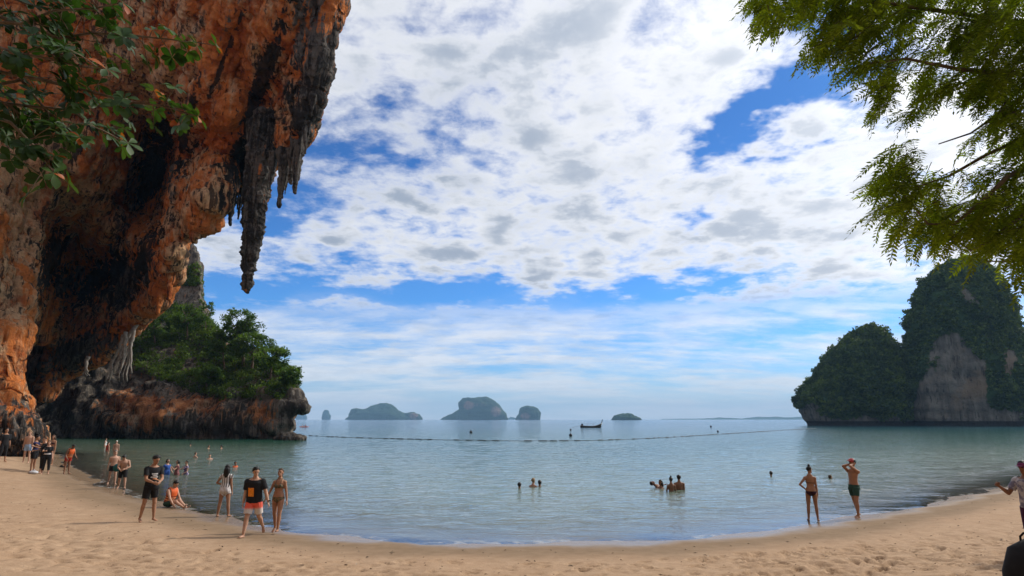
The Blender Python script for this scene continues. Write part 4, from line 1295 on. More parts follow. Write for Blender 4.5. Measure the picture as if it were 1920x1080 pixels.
HAIR = {'black': simple('black_hair', (0.012, 0.010, 0.009), 0.45, 0.4, 40, bump=0.5), 'brown': simple('brown_hair', (0.07, 0.038, 0.02), 0.5, 0.4, 40, bump=0.5),
        'grey': simple('grey_hair', (0.16, 0.15, 0.14), 0.6, 0.3, 40, bump=0.4), 'fair': simple('fair_hair', (0.26, 0.17, 0.09), 0.5, 0.3, 40, bump=0.4)}
m_eye = simple('eye', (0.02, 0.014, 0.012), 0.2, 0.1, 10)
m_lip = simple('lip', (0.28, 0.09, 0.075), 0.5, 0.1, 10)

class Body:
    """a figure in one skin; forward is -y, its left is +x, feet near z = 0"""
    def __init__(self, H=1.75, sex='m', fat=1.0, lean=0, side=0, head=(0, 0), armL=(0, 6, 8, 0), armR=(0, 6, 8, 0), legL=(0, 3, 0), legR=(0, 3, 0),
                 curl=25, voxel=0.011, pelvis_pitch=0, feet=(12, 12), hands=True, footpitch=(0, 0)):
        s = H / 1.75
        fem = sex == 'f'
        S = Soup(); seg = []
        T = Ry(side) @ Rx(lean)                 # torso frame, leaning forward
        # rotating about x by +lean tips the top towards -y
        P = np.zeros(3)
        def tp(v): return P + T @ (np.asarray(v, float) * s)
        wz = [(-0.11, .10, .085, 0), (-0.05, .155, .115, .008), (0.03, .168 if not fem else .178, .118, .010), (0.12, .152, .104, 0.0), (0.21, .146 if not fem else .122, .098 if not fem else .088, -.004),
              (0.32, .162 if not fem else .138, .110 if not fem else .100, -.006), (0.43, .182 if not fem else .158, .112 if not fem else .100, 0.0), (0.495, .140 if not fem else .120, .086, .008), (0.54, .088, .066, .014), (0.585, .062, .060, .010)]
        fatk = [fat if -0.08 < z < 0.45 else (1 + fat) / 2 for z, *_ in wz]
        S.tube([tp((0, yo - (fk - 1) * 0.06, z)) for (z, rx, ry, yo), fk in zip(wz, fatk)], [(rx * s * fk, ry * s * fk) for (z, rx, ry, yo), fk in zip(wz, fatk)], 18, up=(1, 0, 0))
        seg.append(('torso', tp((0, 0, -0.11)), tp((0, 0, 0.56)), .14 * s * fat, .13 * s))
        if fem:
            for sx in (-1, 1): S.ball(tp((sx * 0.068, -0.085, 0.345)), np.array([.058, .055, .056]) * s, 10, 7)
        for sx in (-1, 1): S.ball(tp((sx * 0.075, 0.055, -0.035)), np.array([.09, .085, .09]) * s * (1.05 if fem else 0.97), 10, 7)
        # neck and head
        HR = T @ Rz(head[0]) @ Rx(head[1])
        nb = tp((0, .010, 0.55)); hc = nb + T @ (np.array([0, -0.012, 0.085]) * s) + HR @ (np.array([0, -0.018, 0.085]) * s)
        self.hc, self.HR, self.s = hc, HR, s
        S.tube([nb - T @ (np.array([0, 0, .05]) * s), hc + HR @ (np.array([0, 0.018, -0.03]) * s)], np.array([.058, .052]) * s * (0.88 if fem else 1.0), 10)
        seg.append(('neck', nb, hc + HR @ (np.array([0, 0.01, -0.09]) * s), .055 * s, .05 * s))
        def hp_(v): return hc + HR @ (np.asarray(v) * s)
        S.ball(hp_((0, .012, .022)), np.array([.075, .094, .092]) * s, 14, 10, HR)
        S.ball(hp_((0, -.022, -.048)), np.array([.056, .066, .066]) * s, 12, 8, HR)
        S.tube([hp_((0, -.083, .012)), hp_((0, -.108, -.022)), hp_((0, -.088, -.03))], np.array([.008, .014, .010]) * s, 7)
        S.ball(hp_((0, -.078, -.085)), np.array([.024, .02, .018]) * s, 8, 6, HR)
        for sx in (-1, 1): S.ball(hp_((sx * .078, .012, -.008)), np.array([.010, .020, .031]) * s, 8, 6, HR)
        seg.append(('head', hp_((0, 0, -.05)), hp_((0, .01, .05)), .075 * s, .08 * s))
        # arms
        sw = (.185 if not fem else .155) * (1 + (fat - 1) * 0.5)
        self.hand = {}
        for nm, sx, (fl, ab, el, tw) in (('L', 1, armL), ('R', -1, armR)):
            M = T @ Ry(-sx * ab) @ Rx(-fl) @ Rz(-sx * tw)
            sh = tp((sx * sw, .006, .452))
            L1, L2 = .29 * s, .255 * s
            e = sh + M @ np.array([0, 0, -L1])
            M2 = M @ Rx(-el)
            w = e + M2 @ np.array([0, 0, -L2])
            kf = (0.86 if fem else 1.0) * (1 + (fat - 1) * 0.5)
            S.ball(sh, .066 * s * kf, 10, 7)
            S.tube([tp((sx * .05, .010, .505)), sh], np.array([.050, .058]) * s * kf, 9)
            S.tube([sh, sh * .5 + e * .5, e], np.array([.058, .050, .041]) * s * kf, 10)
            S.tube([e, e * .7 + w * .3, w], np.array([.042, .043, .027]) * s * kf, 10)
            S.ball(e, .042 * s * kf, 8, 6)
            seg.append(('arm' + nm, sh, e, .055 * s * kf, .042 * s * kf)); seg.append(('fore' + nm, e, w, .042 * s * kf, .028 * s * kf))
            # hand: the fingers lie side by side along the forward axis of the forearm, palm inward
            f = M2 @ np.array([0, 0, -1.0]); a = M2 @ np.array([0, -1.0, 0]); b = M2 @ np.array([-sx * 1.0, 0, 0])
            pe = w + f * .085 * s
            S.tube([w - f * .01 * s, w + f * .03 * s, pe, pe + f * .008 * s], np.array([(.025, .020), (.036, .016), (.040, .014), (.034, .011)]) * s, 10, up=a)
            if hands:
                for j, (oa, ln) in enumerate(((.030, .070), (.010, .080), (-.010, .074), (-.029, .058))):
                    p0 = w + f * .072 * s + a * oa * s
                    c1 = math.radians(curl * (0.6 + 0.15 * j)); c2 = c1 + math.radians(curl)
                    p1 = p0 + f * .022 * s
                    p2 = p1 + (f * math.cos(c1) + b * math.sin(c1)) * ln * .5 * s
                    p3 = p2 + (f * math.cos(c2) + b * math.sin(c2)) * ln * .5 * s
                    S.tube([p0, p1, p2, p3], np.array([.0105, .0100, .0092, .0080]) * s, 7)
                t0 = w + f * .022 * s + a * .028 * s
                t1 = t0 + (f * .6 + a * .7 + b * .25) * .034 * s
                S.tube([t0, t1, t1 + (f * .85 + a * .3 + b * .3) * .034 * s], np.array([.014, .0115, .009]) * s, 7)
            self.hand[nm] = w + f * .09 * s
            seg.append(('hand' + nm, w, w + f * .16 * s, .03 * s, .02 * s))
        # legs
        PT = T if pelvis_pitch is None else Rx(pelvis_pitch)
        self.foot = {}
        for nm, sx, (fl, ab, kn), toe, fp in (('L', 1, legL, feet[0], footpitch[0]), ('R', -1, legR, feet[1], footpitch[1])):
            M = PT @ Ry(-sx * ab) @ Rx(-fl)
            hip = P + T @ (np.array([sx * .092, 0, -.025]) * s)
            L1, L2 = .425 * s, .415 * s
            k = hip + M @ np.array([0, 0, -L1])
            M2 = M @ Rx(kn)
            an = k + M2 @ np.array([0, 0, -L2])
            kf = (1.0 if not fem else 1.02) * (1 + (fat - 1) * 0.6)
            S.tube([hip, hip * .6 + k * .4, k], np.array([.092, .080, .056]) * s * kf, 12)
            S.ball(k + M2 @ np.array([0, -.006, 0]) * s, .056 * s * kf, 9, 7)
            cf = M2 @ np.array([0, .012, 0]) * s
            S.tube([k, k * .68 + an * .32 + cf, k * .3 + an * .7, an], np.array([.053, .057, .042, .033]) * s * kf, 11)
            fd = M2 @ Rx(-fp) @ Rz(sx * toe) @ np.array([0, -1.0, 0])
            upv = M2 @ Rx(-fp) @ np.array([0, 0, 1.0])
            side_ = np.cross(fd, upv)
            heel = an - upv * .045 * s - fd * .045 * s
            S.tube([heel - fd * .01 * s, heel + fd * .03 * s + upv * .012 * s, heel + fd * .11 * s - upv * .006 * s, heel + fd * .17 * s - upv * .018 * s, heel + fd * .215 * s - upv * .024 * s],
                   np.array([(.026, .026), (.034, .036), (.040, .028), (.046, .018), (.034, .012)]) * s, 10, up=side_)
            S.tube([an + upv * .03 * s, an - upv * .03 * s], np.array([.036, .034]) * s, 9)
            seg.append(('thigh' + nm, hip, k, .085 * s * kf, .055 * s * kf)); seg.append(('shank' + nm, k, an, .055 * s * kf, .036 * s * kf))
            seg.append(('foot' + nm, an, heel + fd * .2 * s, .035 * s, .025 * s))
            self.foot[nm] = an
        v, fl_ = S.arrays()
        self.v, self.f = remesh(v, fl_, voxel * s, 3, 0.45)
        self.zmin = float(self.v[:, 2].min())
        self.v[:, 2] -= self.zmin
        up_ = np.array([0, 0, self.zmin])
        self.hc = hc - up_
        self.T, self.P = T, P - up_
        self.hand = {k_: x - up_ for k_, x in self.hand.items()}
        self.n = vnormals(self.v, self.f)
        self.top = float(self.v[:, 2].max())
        # which limb each vertex belongs to, and how far along it
        best = np.full(len(self.v), 1e9); self.tag = np.zeros(len(self.v), int); self.t = np.zeros(len(self.v)); self.names = [x[0] for x in seg]
        for i, (nm, a, b, ra, rb) in enumerate(seg):
            a = a - up_; b = b - up_
            d = b - a; t = np.clip((self.v - a) @ d / (d @ d), -0.3, 1.3); tc = np.clip(t, 0, 1)
            dist = np.linalg.norm(self.v - (a + tc[:, None] * d), axis=1) - (ra + (rb - ra) * tc)
            u = dist < best
            best = np.where(u, dist, best); self.tag = np.where(u, i, self.tag); self.t = np.where(u, t, self.t)
        self.loc = (self.v - self.P) @ self.T / s        # torso coordinates
        self.hl = (self.v - self.hc) @ self.HR / s       # head coordinates
    def on(self, *names):
        ids = [i for i, n in enumerate(self.names) if n in names or n.rstrip('LR') in names]
        return np.isin(self.tag, ids)

def build_person(B, loc, rz, skin, label, garments=(), hair=None, group=None, face=True, extra=None):
    t = empty('person', loc, math.radians(rz), label, 'person', group)
    body = npobj('body', B.v, B.f, SKIN[skin], t)
    for (nm, mat, mask, off, sm) in garments:
        mk = mask(B) if callable(mask) else mask
        fm = mk[B.f].all(1)
        if fm.sum() < 4: continue
        f = B.f[fm]; u, inv = np.unique(f.ravel(), return_inverse=True); f2 = inv.reshape(-1, 4)
        o_ = off(B)[u] if callable(off) else np.full(len(u), off)
        v = B.v[u] + B.n[u] * o_[:, None]
        if sm:
            e = np.concatenate([f2[:, [0, 1]], f2[:, [1, 2]], f2[:, [2, 3]], f2[:, [3, 0]]])
            deg = np.bincount(e.ravel(), minlength=len(v))[:, None]
            for _ in range(sm):
                acc = np.zeros_like(v)
                for ax in range(3):
                    acc[:, ax] = np.bincount(e[:, 0], v[e[:, 1], ax], len(v)) + np.bincount(e[:, 1], v[e[:, 0], ax], len(v))
                lap = acc / deg - v
                v = v + 0.5 * lap
            # never sink below the skin
            v0 = B.v[u] + B.n[u] * np.minimum(o_, 0.006)[:, None]
            d = ((v - v0) * B.n[u]).sum(1)
            v = v + B.n[u] * np.maximum(-d, 0)[:, None]
        npobj(nm, v, f2, mat, t)
    if hair:
        kind, hm = hair[0], HAIR[hair[1]]
        q = B.hl
        hd = B.on('head') | (B.on('neck') & (q[:, 2] > -0.12))
        lv = 0.076 - 1.15 * np.clip(q[:, 1] + 0.055, 0, 0.3)
        line = {'short': (q[:, 2] > lv) & (q[:, 2] > -0.08)}.get(kind)
        if line is None:
            lv = 0.074 - 0.85 * np.clip(q[:, 1] + 0.05, 0, 0.3)
            line = (q[:, 2] > lv) & (q[:, 2] > -0.11)
        mk = hd & line
        ear = (np.abs(q[:, 0]) > 0.073) & (q[:, 2] < 0.02)
        mk &= ~ear | (kind == 'long')
        fm = mk[B.f].all(1)
        f = B.f[fm]; u, inv = np.unique(f.ravel(), return_inverse=True)
        th = 0.026 if kind == 'short' else 0.022
        tap = 0.05 + 0.95 * sstep(q[u, 2] - lv[u], 0.0, 0.06)
        v = B.v[u] + B.n[u] * (B.s * th * tap * (1 + 0.6 * fbm(B.v[u] * 38, 2)))[:, None]
        S = Soup(); S.add(v, inv.reshape(-1, 4))
        def hp_(x): return B.hc + B.HR @ (np.asarray(x, float) * B.s)
        if kind == 'long':
            base = [hp_((0, .085, .04)), hp_((0, .105, -.05)), hp_((0, .105, -.14)), hp_((0, .10, -.24)), hp_((.01, .095, -.33))]
            S.tube(base, np.array([(.07, .03), (.092, .042), (.10, .042), (.085, .034), (.03, .015)]) * B.s, 14, up=B.HR @ np.array([1.0, 0, 0]))
            for sx in (-1, 1): S.tube([hp_((sx * .07, .02, .04)), hp_((sx * .085, .03, -.06)), hp_((sx * .08, .06, -.15)), hp_((sx * .07, .08, -.26))], np.array([.02, .03, .03, .008]) * B.s, 8)
        if kind == 'bun':
            S.ball(hp_((0, .03, .155)), .044 * B.s, 10, 7)
            S.tube([hp_((0, .03, .10)), hp_((0, .03, .15))], np.array([.03, .025]) * B.s, 8)
        if kind == 'tail':
            S.tube([hp_((0, .10, .02)), hp_((0, .13, -.03)), hp_((.02, .12, -.13)), hp_((.03, .11, -.2))], np.array([.025, .03, .024, .008]) * B.s, 8)
        if kind == 'bob':
            for sx in (-1, 1): S.tube([hp_((sx * .05, .02, .08)), hp_((sx * .09, .02, .0)), hp_((sx * .085, .02, -.09))], np.array([.03, .034, .02]) * B.s, 8)
            S.tube([hp_((0, .08, .05)), hp_((0, .10, -.02)), hp_((0, .09, -.10))], np.array([(.07, .03), (.09, .035), (.07, .02)]) * B.s, 10, up=B.HR @ np.array([1.0, 0, 0]))
        S.obj('hair', hm, t)
    if face:
        def hp_(x): return B.hc + B.HR @ (np.asarray(x, float) * B.s)
        for sx in (-1, 1):
            S = Soup(); S.ball(hp_((sx * .030, -.078, .010)), np.array([.013, .008, .007]) * B.s, 8, 6, B.HR); S.obj('eye', m_eye, t)
            S = Soup(); S.tube([hp_((sx * .046, -.076, .028)), hp_((sx * .03, -.086, .034)), hp_((sx * .014, -.086, .030))], np.array([.003, .0045, .004]) * B.s, 6); S.obj('eyebrow', HAIR[hair[1]] if hair else m_eye, t)
        S = Soup(); S.ball(hp_((0, -.090, -.052)), np.array([.024, .007, .007]) * B.s, 8, 6, B.HR); S.obj('mouth', m_lip, t)
    return t

# garment masks
def tshirt(B, sleeve=0.62, low=-0.05):
    return (B.on('torso') & (B.loc[:, 2] > low) & (B.loc[:, 2] < 0.525 + 0.25 * np.clip(B.loc[:, 1], -0.1, 0.06))) | (B.on('arm') & (B.t < sleeve)) | (B.on('thigh') & (B.loc[:, 2] > low))
def tank(B, low=-0.02, high=0.50):
    z = B.loc[:, 2]; x = np.abs(B.loc[:, 0])
    return ((B.on('torso') | B.on('arm') & (B.t < 0.12)) & (z > low) & ((z < 0.42) | ((x > 0.055) & (x < 0.125) & (z < 0.56))))
def shorts(B, leg=0.55, top=0.09):
    return (B.on('torso') & (B.loc[:, 2] < top)) | (B.on('thigh') & (B.t < leg))
def trousers(B, top=0.09, leg=0.85):
    return shorts(B, 2.0, top) | (B.on('shank') & (B.t < leg))
def brief(B, top=0.03, cut=0.055):
    z = B.loc[:, 2]; x = np.abs(B.loc[:, 0])
    return (B.on('torso', 'thigh')) & (z < top) & (z > -0.16) & (x < 0.045 + (z + 0.12) * 1.25)
def bra(B, lo=0.285, hi=0.385):
    z = B.loc[:, 2]; x = np.abs(B.loc[:, 0]); y = B.loc[:, 1]
    cup = (z > lo) & (z < hi + 0.015 - 0.6 * np.maximum(0.0, np.abs(x - 0.068) - 0.02)) & (y < 0)
    band = (z > lo + 0.005) & (z < lo + 0.03)
    strap = (np.abs(x - 0.075) < 0.012) & (z > hi - 0.02) & (y < 0.03)
    return (B.on('torso') | B.on('arm') & (B.t < 0.1)) & (cup | band | strap)
def swimsuit(B):
    z = B.loc[:, 2]
    return tank(B, -0.2, 0.5) & (B.on('torso') | B.on('arm')) | brief(B, 0.1)
def dress(B, low=-0.30):
    return tshirt(B, 0.35, -0.12) | (B.on('thigh') & (B.t < 0.6)) | (B.on('torso') & (B.loc[:, 2] < 0.2))
def vest(B): 
    z = B.loc[:, 2]; x = np.abs(B.loc[:, 0])
    return (B.on('torso') | B.on('arm') & (B.t < 0.10)) & (z > 0.02) & (z < 0.555) & ((x < 0.16) | (z < 0.42))
def band(z0, z1):
    return lambda B: B.on('torso') & (B.loc[:, 2] > z0) & (B.loc[:, 2] < z1)
def flare(base, k):
    """looser towards the hem of the sleeves and legs"""
    def fn(B):
        o = np.full(len(B.v), base)
        th = B.on('thigh', 'arm'); o = np.where(th, base + k * np.clip(B.t, 0, 1), o)
        to = B.on('torso'); o = np.where(to, base + 0.6 * k * np.clip((0.35 - B.loc[:, 2]) / 0.4, 0, 1), o)
        return o
    return fn

def striped(name, a, b, freq, axis=0, thr=0.5):
    m, N, out = new_mat(name)
    tc = N.n('ShaderNodeTexCoord').outputs['Object']
    sp = N.n('ShaderNodeSeparateXYZ'); N.link(tc, sp.inputs[0])
    w = N.m('SINE', N.m('MULTIPLY', sp.outputs[axis], freq))
    c = N.mix(N.ss(w, thr - 0.15, thr + 0.15), a, b)
    bs = N.n('ShaderNodeBsdfPrincipled'); N.link(c, bs.inputs['Base Color']); bs.inputs['Roughness'].default_value = 0.9
    N.link(bs.outputs[0], out.inputs[0]); return m
def mottled(name, a, b, scale, thr=0.5):
    m, N, out = new_mat(name)
    tc = N.n('ShaderNodeTexCoord').outputs['Object']
    c = N.mix(N.ss(N.noise(tc, scale, 3, 0.6), thr - 0.05, thr + 0.05), a, b)
    bs = N.n('ShaderNodeBsdfPrincipled'); N.link(c, bs.inputs['Base Color']); bs.inputs['Roughness'].default_value = 0.85
    N.link(bs.outputs[0], out.inputs[0]); return m
def fade_z(name, a, b, z0, z1):
    m, N, out = new_mat(name)
    tc = N.n('ShaderNodeTexCoord').outputs['Object']
    sp = N.n('ShaderNodeSeparateXYZ'); N.link(tc, sp.inputs[0])
    f = N.ss(N.m('ADD', sp.outputs[2], N.m('MULTIPLY', N.m('SUBTRACT', N.noise(tc, 22, 4, 0.6), 0.5), 0.06)), z0, z1)
    bs = N.n('ShaderNodeBsdfPrincipled'); N.link(N.mix(f, a, b), bs.inputs['Base Color']); bs.inputs['Roughness'].default_value = 0.85
    N.link(bs.outputs[0], out.inputs[0]); return m

BLACK = cloth('black_cloth', (0.012, 0.012, 0.014)); NAVY = cloth('navy_cloth', (0.014, 0.020, 0.075)); ORANGE = cloth('orange_nylon', (0.72, 0.13, 0.03), 0.6)
PALEO = cloth('pale_orange_nylon', (0.78, 0.36, 0.18), 0.6); WHITE = cloth('white_print', (0.72, 0.71, 0.70)); RED = cloth('red_cloth', (0.42, 0.03, 0.02))
BLUE = cloth('blue_cloth', (0.035, 0.10, 0.36)); DENIM = cloth('pale_blue_cloth', (0.30, 0.42, 0.58)); TEAL = cloth('teal_cloth', (0.02, 0.11, 0.11)); GREEN = cloth('dark_green_cloth', (0.025, 0.07, 0.055))
MAROON = mottled('maroon_pattern', (0.11, 0.02, 0.03), (0.28, 0.12, 0.11), 28); PURPLE = mottled('purple_pattern', (0.08, 0.04, 0.16), (0.65, 0.58, 0.66), 16, 0.52)
STRIPE = striped('striped_cotton', (0.70, 0.67, 0.64), (0.05, 0.03, 0.035), 92, 0, 0.35); CREAM = cloth('pale_cotton', (0.60, 0.56, 0.55))
PATT = mottled('patterned_bikini', (0.20, 0.12, 0.05), (0.05, 0.07, 0.05), 34); TIEDYE = mottled('tie_dye_cotton', (0.42, 0.40, 0.42), (0.16, 0.15, 0.22), 7); MAUVE = cloth('mauve_cloth', (0.16, 0.03, 0.10)); DPURPLE = cloth('dark_purple_cloth', (0.05, 0.012, 0.05))
PINK = cloth('pink_cap', (0.42, 0.07, 0.08)); CORAL = fade_z('coral_fade', (0.66, 0.60, 0.56), (0.80, 0.13, 0.085), 0.66, 0.74); PLUM = cloth('plum_black_cloth', (0.03, 0.008, 0.016))
PRINT_O = cloth('orange_print', (0.80, 0.26, 0.02))

def place(px, py, head_py, lo=1.52, hi=1.86):
    g = ground_at(px, py)
    H = at(px, head_py, g[1])[2] - g[2]
    return g, float(np.clip(H, lo, hi)), H

def body_patch(t, B, name, mat, cx, cz, w, h, off, nx=8, nz=8, front=True, rz=0.0):
    """a printed panel laid on the chest: a small grid dropped on to the skin of the figure"""
    bv = BVHTree.FromPolygons([Vector(p) for p in B.v], [tuple(q) for q in B.f])
    V = []
    for j in range(nz + 1):
        for i in range(nx + 1):
            p = B.P + B.T @ (np.array([cx + (i / nx - 0.5) * w, -0.6 if front else 0.6, cz + (j / nz - 0.5) * h]) * B.s)
            d = B.T @ np.array([0, 1.0 if front else -1.0, 0])
            hit = bv.ray_cast(Vector(p), Vector(d))
            if hit[0] is None: return None
            V.append(np.array(hit[0]) - d * off)
    V = np.array(V).reshape(nz + 1, nx + 1, 3)
    V = V.reshape(-1, 3); k = np.arange((nz + 1) * (nx + 1)).reshape(nz + 1, nx + 1)
    F = np.stack([k[:-1, :-1], k[:-1, 1:], k[1:, 1:], k[1:, :-1]], -1).reshape(-1, 4)
    return npobj(name, V, F, mat, t)

def lifevest_g(B, lower=None):
    g = [('life_vest', ORANGE, vest, 0.038, 4)]
    for z in (0.10, 0.19, 0.28):
        g.append(('vest_strap', BLACK, band(z - 0.016, z + 0.016), 0.046, 0))
    g.append(('vest_panel', PALEO, band(0.12, 0.17), 0.043, 0)); g.append(('vest_panel', PALEO, band(0.21, 0.26), 0.043, 0))
    return g

NEARV = 0.0105
log = []
# -- couple walking hand in hand
g, H, h0 = place(471, 1006, 875, 1.70, 1.84); log.append(('couple man', g, h0))
B = Body(H, 'm', 1.13, 5, 0, (32, 14), (4, 20, 12, -10), (-4, 9, 14, 10), (-16, 4, 30), (14, 4, 3), 35, NEARV, 0, (8, 14), footpitch=(-26, 0))
t_ = build_person(B, g, 4, 'light', 'person in black t-shirt with orange chest panel and coral swim shorts', [
    ('shorts', CORAL, lambda B: shorts(B, 0.80, 0.08), flare(0.014, 0.03), 3), ('shirt', BLACK, lambda B: tshirt(B, 0.72, -0.06), flare(0.020, 0.022), 5)], ('short', 'black'))
body_patch(t_, B, 'chest_panel', PRINT_O, -0.045, 0.22, 0.155, 0.22, 0.042)
S = Soup(); hnd = B.hand['L']; S.tube([hnd + [0, 0, .105], hnd + [0, 0, .125]], [.034, .034], 12); S.obj('bracelet', BLACK, t_)
g, H, h0 = place(517, 1000, 884, 1.58, 1.70); log.append(('couple woman', g, h0))
B = Body(H, 'f', 1.02, -2, 0, (4, -8), (-4, 12, 12, 0), (8, 21, 10, 0), (14, 2, 4), (-8, 2, 12), 30, NEARV, 0, (8, 8), footpitch=(0, -10))
build_person(B, g, -3, 'tan', 'person in brown patterned bikini walking hand in hand, hair tied back', [('bikini_top', PATT, bra, 0.006, 0), ('bikini_bottom', PATT, lambda B: brief(B, 0.04), 0.006, 0)], ('tail', 'brown'))
# -- young man with a waist bag
g, H, h0 = place(276, 979, 842, 1.68, 1.84); log.append(('bag man', g, h0))
B = Body(H, 'm', 0.97, 4, 0, (12, 26), (26, 6, 62, 38), (26, 8, 58, 34), (6, 3, 6), (-6, 3, 10), 45, NEARV, 0, (8, 8))
t_ = build_person(B, g, 52, 'tan', 'person in black t-shirt with white lettering looking down at a black waist bag', [
    ('shorts', BLACK, lambda B: shorts(B, 0.74, 0.08), flare(0.012, 0.022), 3), ('shirt', BLACK, lambda B: tshirt(B, 0.66, -0.05), flare(0.016, 0.020), 5)], ('short', 'black'))
for k, (w_, x_) in enumerate(((0.16, 0.0), (0.13, 0.012), (0.175, -0.005), (0.10, 0.01))):
    rwd = random.Random(k)
    x0 = x_ - w_ / 2
    while x0 < x_ + w_ / 2 - 0.012:
        ww = rwd.uniform(0.016, 0.034)
        body_patch(t_, B, 'lettering', WHITE if k < 3 else PALEO, -0.005 + x0 + ww / 2, 0.335 - k * 0.044, ww, 0.030, 0.033, 2, 2)
        x0 += ww + 0.006
S = Soup(); c0 = B.P + B.T @ (np.array([0.02, -0.20, 0.0]) * B.s)
S.ball(c0 + [0, 0, -0.02], (.12, .075, .10), 12, 8); S.tube([c0 + [-.04, 0, .06], c0 + [0, -.01, .085], c0 + [.05, 0, .06]], .012, 6)
S.tube([c0 + [.07, 0, -.05], c0 + [.09, 0, -.16], c0 + [.07, .01, -.27], c0 + [.03, .01, -.31]], .011, 6)
v, fl = S.arrays()
wb = npobj('waist_bag', v, fl, BLACK); wb.location = g; wb.rotation_euler = (0, 0, math.radians(52))
tag(wb, 'black waist bag with dangling strap held by the one in the lettered t-shirt', 'bag')
# -- sitting in an orange life vest
g, H, h0 = place(316, 951, 908, 1.7, 1.7)
g = g - np.array([0, 0, 0.075])
B = Body(1.68, 'm', 1.05, 14, 0, (8, 26), (38, 8, 12, 10), (44, 10, 14, 10), (108, 6, 56), (102, 9, 36), 30, 0.013, 0, (5, 5), footpitch=(-6, -6))
build_person(B, g, 72, 'light', 'person sitting on wet sand in orange life vest with black bands and green shorts', lifevest_g(B) + [('shorts', GREEN, lambda B: shorts(B, 0.6, 0.05), 0.016, 2), ('undershirt', BLACK, lambda B: band(0.0, 0.06)(B) , 0.02, 1)], ('short', 'black'))
# -- woman in striped top
g, H, h0 = place(418, 969, 873, 1.56, 1.70); log.append(('striped', g, h0))
B = Body(H, 'f', 1.03, 0, 0, (6, 8), (6, 36, 100, 66), (0, 7, 10, 0), (0, 7, 0), (0, 6, 0), 30, NEARV, 0, (10, 10))
build_person(B, g, 184, 'tan', 'person seen from behind with long black hair, striped top and pale shorts', [
    ('shorts', CREAM, lambda B: shorts(B, 0.30, 0.08), flare(0.012, 0.02), 3), ('top', STRIPE, lambda B: tshirt(B, 0.30, 0.02), flare(0.014, 0.012), 5)], ('long', 'black'))
# -- pair at the right
g, H, h0 = place(1526, 977, 876, 1.60, 1.70); log.append(('bun', g, h0))
B = Body(H, 'f', 0.95, -2, 0, (-38, 4), (-14, 40, 92, 74), (2, 5, 10, 0), (0, 4, 0), (4, 3, 2), 30, NEARV, 0, (8, 8))
build_person(B, g, 158, 'tan', 'person in dark string bikini with a high bun, hand on hip', [('bikini_top', PLUM, lambda B: bra(B), 0.006, 0), ('bikini_bottom', PLUM, lambda B: brief(B, 0.035), 0.006, 0)], ('bun', 'black'))
g, H, h0 = place(1607, 972, 863, 1.72, 1.84); log.append(('hands on head', g, h0))
B = Body(H, 'm', 0.98, -5, 0, (0, 2), (126, 22, 118, 10), (120, 20, 122, 14), (8, 3, 6), (-12, 3, 6), 40, NEARV, 0, (8, 8))
t_ = build_person(B, g, -72, 'tan', 'shirtless person in dark green shorts with both hands on a pink cap', [('shorts', GREEN, lambda B: shorts(B, 0.62, 0.06), flare(0.010, 0.016), 2)], ('short', 'black'))
S = Soup(); S.ball(B.hc + B.HR @ np.array([0, -0.01, 0.062]), (.088, .105, .070), 14, 9, B.HR); S.ball(B.hc + B.HR @ np.array([0, -0.12, 0.06]), (.07, .07, .012), 12, 6, B.HR)
S.obj('cap', PINK, t_)
# -- pointing at the right edge
X0 = at(1913, 828, 13.0); zg = float(sand_z(X0[0], X0[1]))
H = float(np.clip(X0[2] - zg, 1.6, 1.8))
B = Body(H, 'm', 1.0, 2, 0, (4, 4), (30, 8, 30, 0), (22, 26, 98, -20), (0, 3, 0), (0, 3, 0), 55, NEARV, 0)
t_ = build_person(B, (X0[0], X0[1], zg), -70, 'brown', 'person at the picture edge in mauve cap and tie-dye shirt raising a pointing hand', [
    ('trousers', DPURPLE, trousers, flare(0.014, 0.012), 3), ('shirt', TIEDYE, lambda B: tshirt(B, 0.7, -0.05), flare(0.018, 0.02), 5)], ('short', 'black'))
S = Soup(); S.ball(B.hc + np.array([0, 0.008, 0.045]), (.090, .110, .080), 14, 9); S.ball(B.hc + np.array([0, -0.12, 0.035]), (.07, .06, .010), 12, 6); S.obj('cap', MAUVE, t_)

# -- group at the left end of the beach
V2 = 0.016
def grp(px, py, hdpx, rz, sex, skin, label, gar, hair, fat=1.0, group=None, face=True, lo=1.5, hi=1.82, **kw):
    g, H, h0 = place(px, py, hdpx, lo, hi); log.append((label[:24], g, h0))
    B = Body(H, sex, fat, voxel=V2, **kw)
    return build_person(B, g, rz, skin, label, gar(B) if callable(gar) else gar, hair, group, face), B, g
grp(3, 866, 804, 60, 'm', 'tan', 'person in black top and dark trousers at the very left edge', [('trousers', BLACK, lambda B: trousers(B, 0.09, 0.5), 0.018, 3), ('top', BLACK, lambda B: tshirt(B, 1.2, -0.1), 0.02, 4)], ('short', 'black'))
grp(48, 868, 806, 10, 'm', 'light', 'shirtless person in pale blue shorts behind the huddled group', [('shorts', DENIM, lambda B: shorts(B, 0.6), flare(0.012, 0.02), 2)], ('short', 'fair'))
grp(60, 884, 811, 100, 'f', 'tan', 'person in navy blue top and black skirt hugging the others', [('skirt', BLACK, lambda B: shorts(B, 0.72, 0.1), 0.03, 6), ('top', NAVY, lambda B: tshirt(B, 0.4, 0.0), 0.018, 4)], ('bun', 'black'), armL=(70, 20, 40, 20), armR=(60, 10, 40, 20), head=(20, 10))
grp(76, 887, 818, -40, 'f', 'light', 'person all in black with hair tied up, in the middle of the huddle', [('trousers', BLACK, lambda B: trousers(B, 0.09, 0.7), 0.016, 3), ('top', BLACK, lambda B: tshirt(B, 0.9, -0.04), 0.018, 4)], ('bun', 'brown'), armL=(60, 10, 60, 30), armR=(30, 10, 60, 30), head=(10, 16))
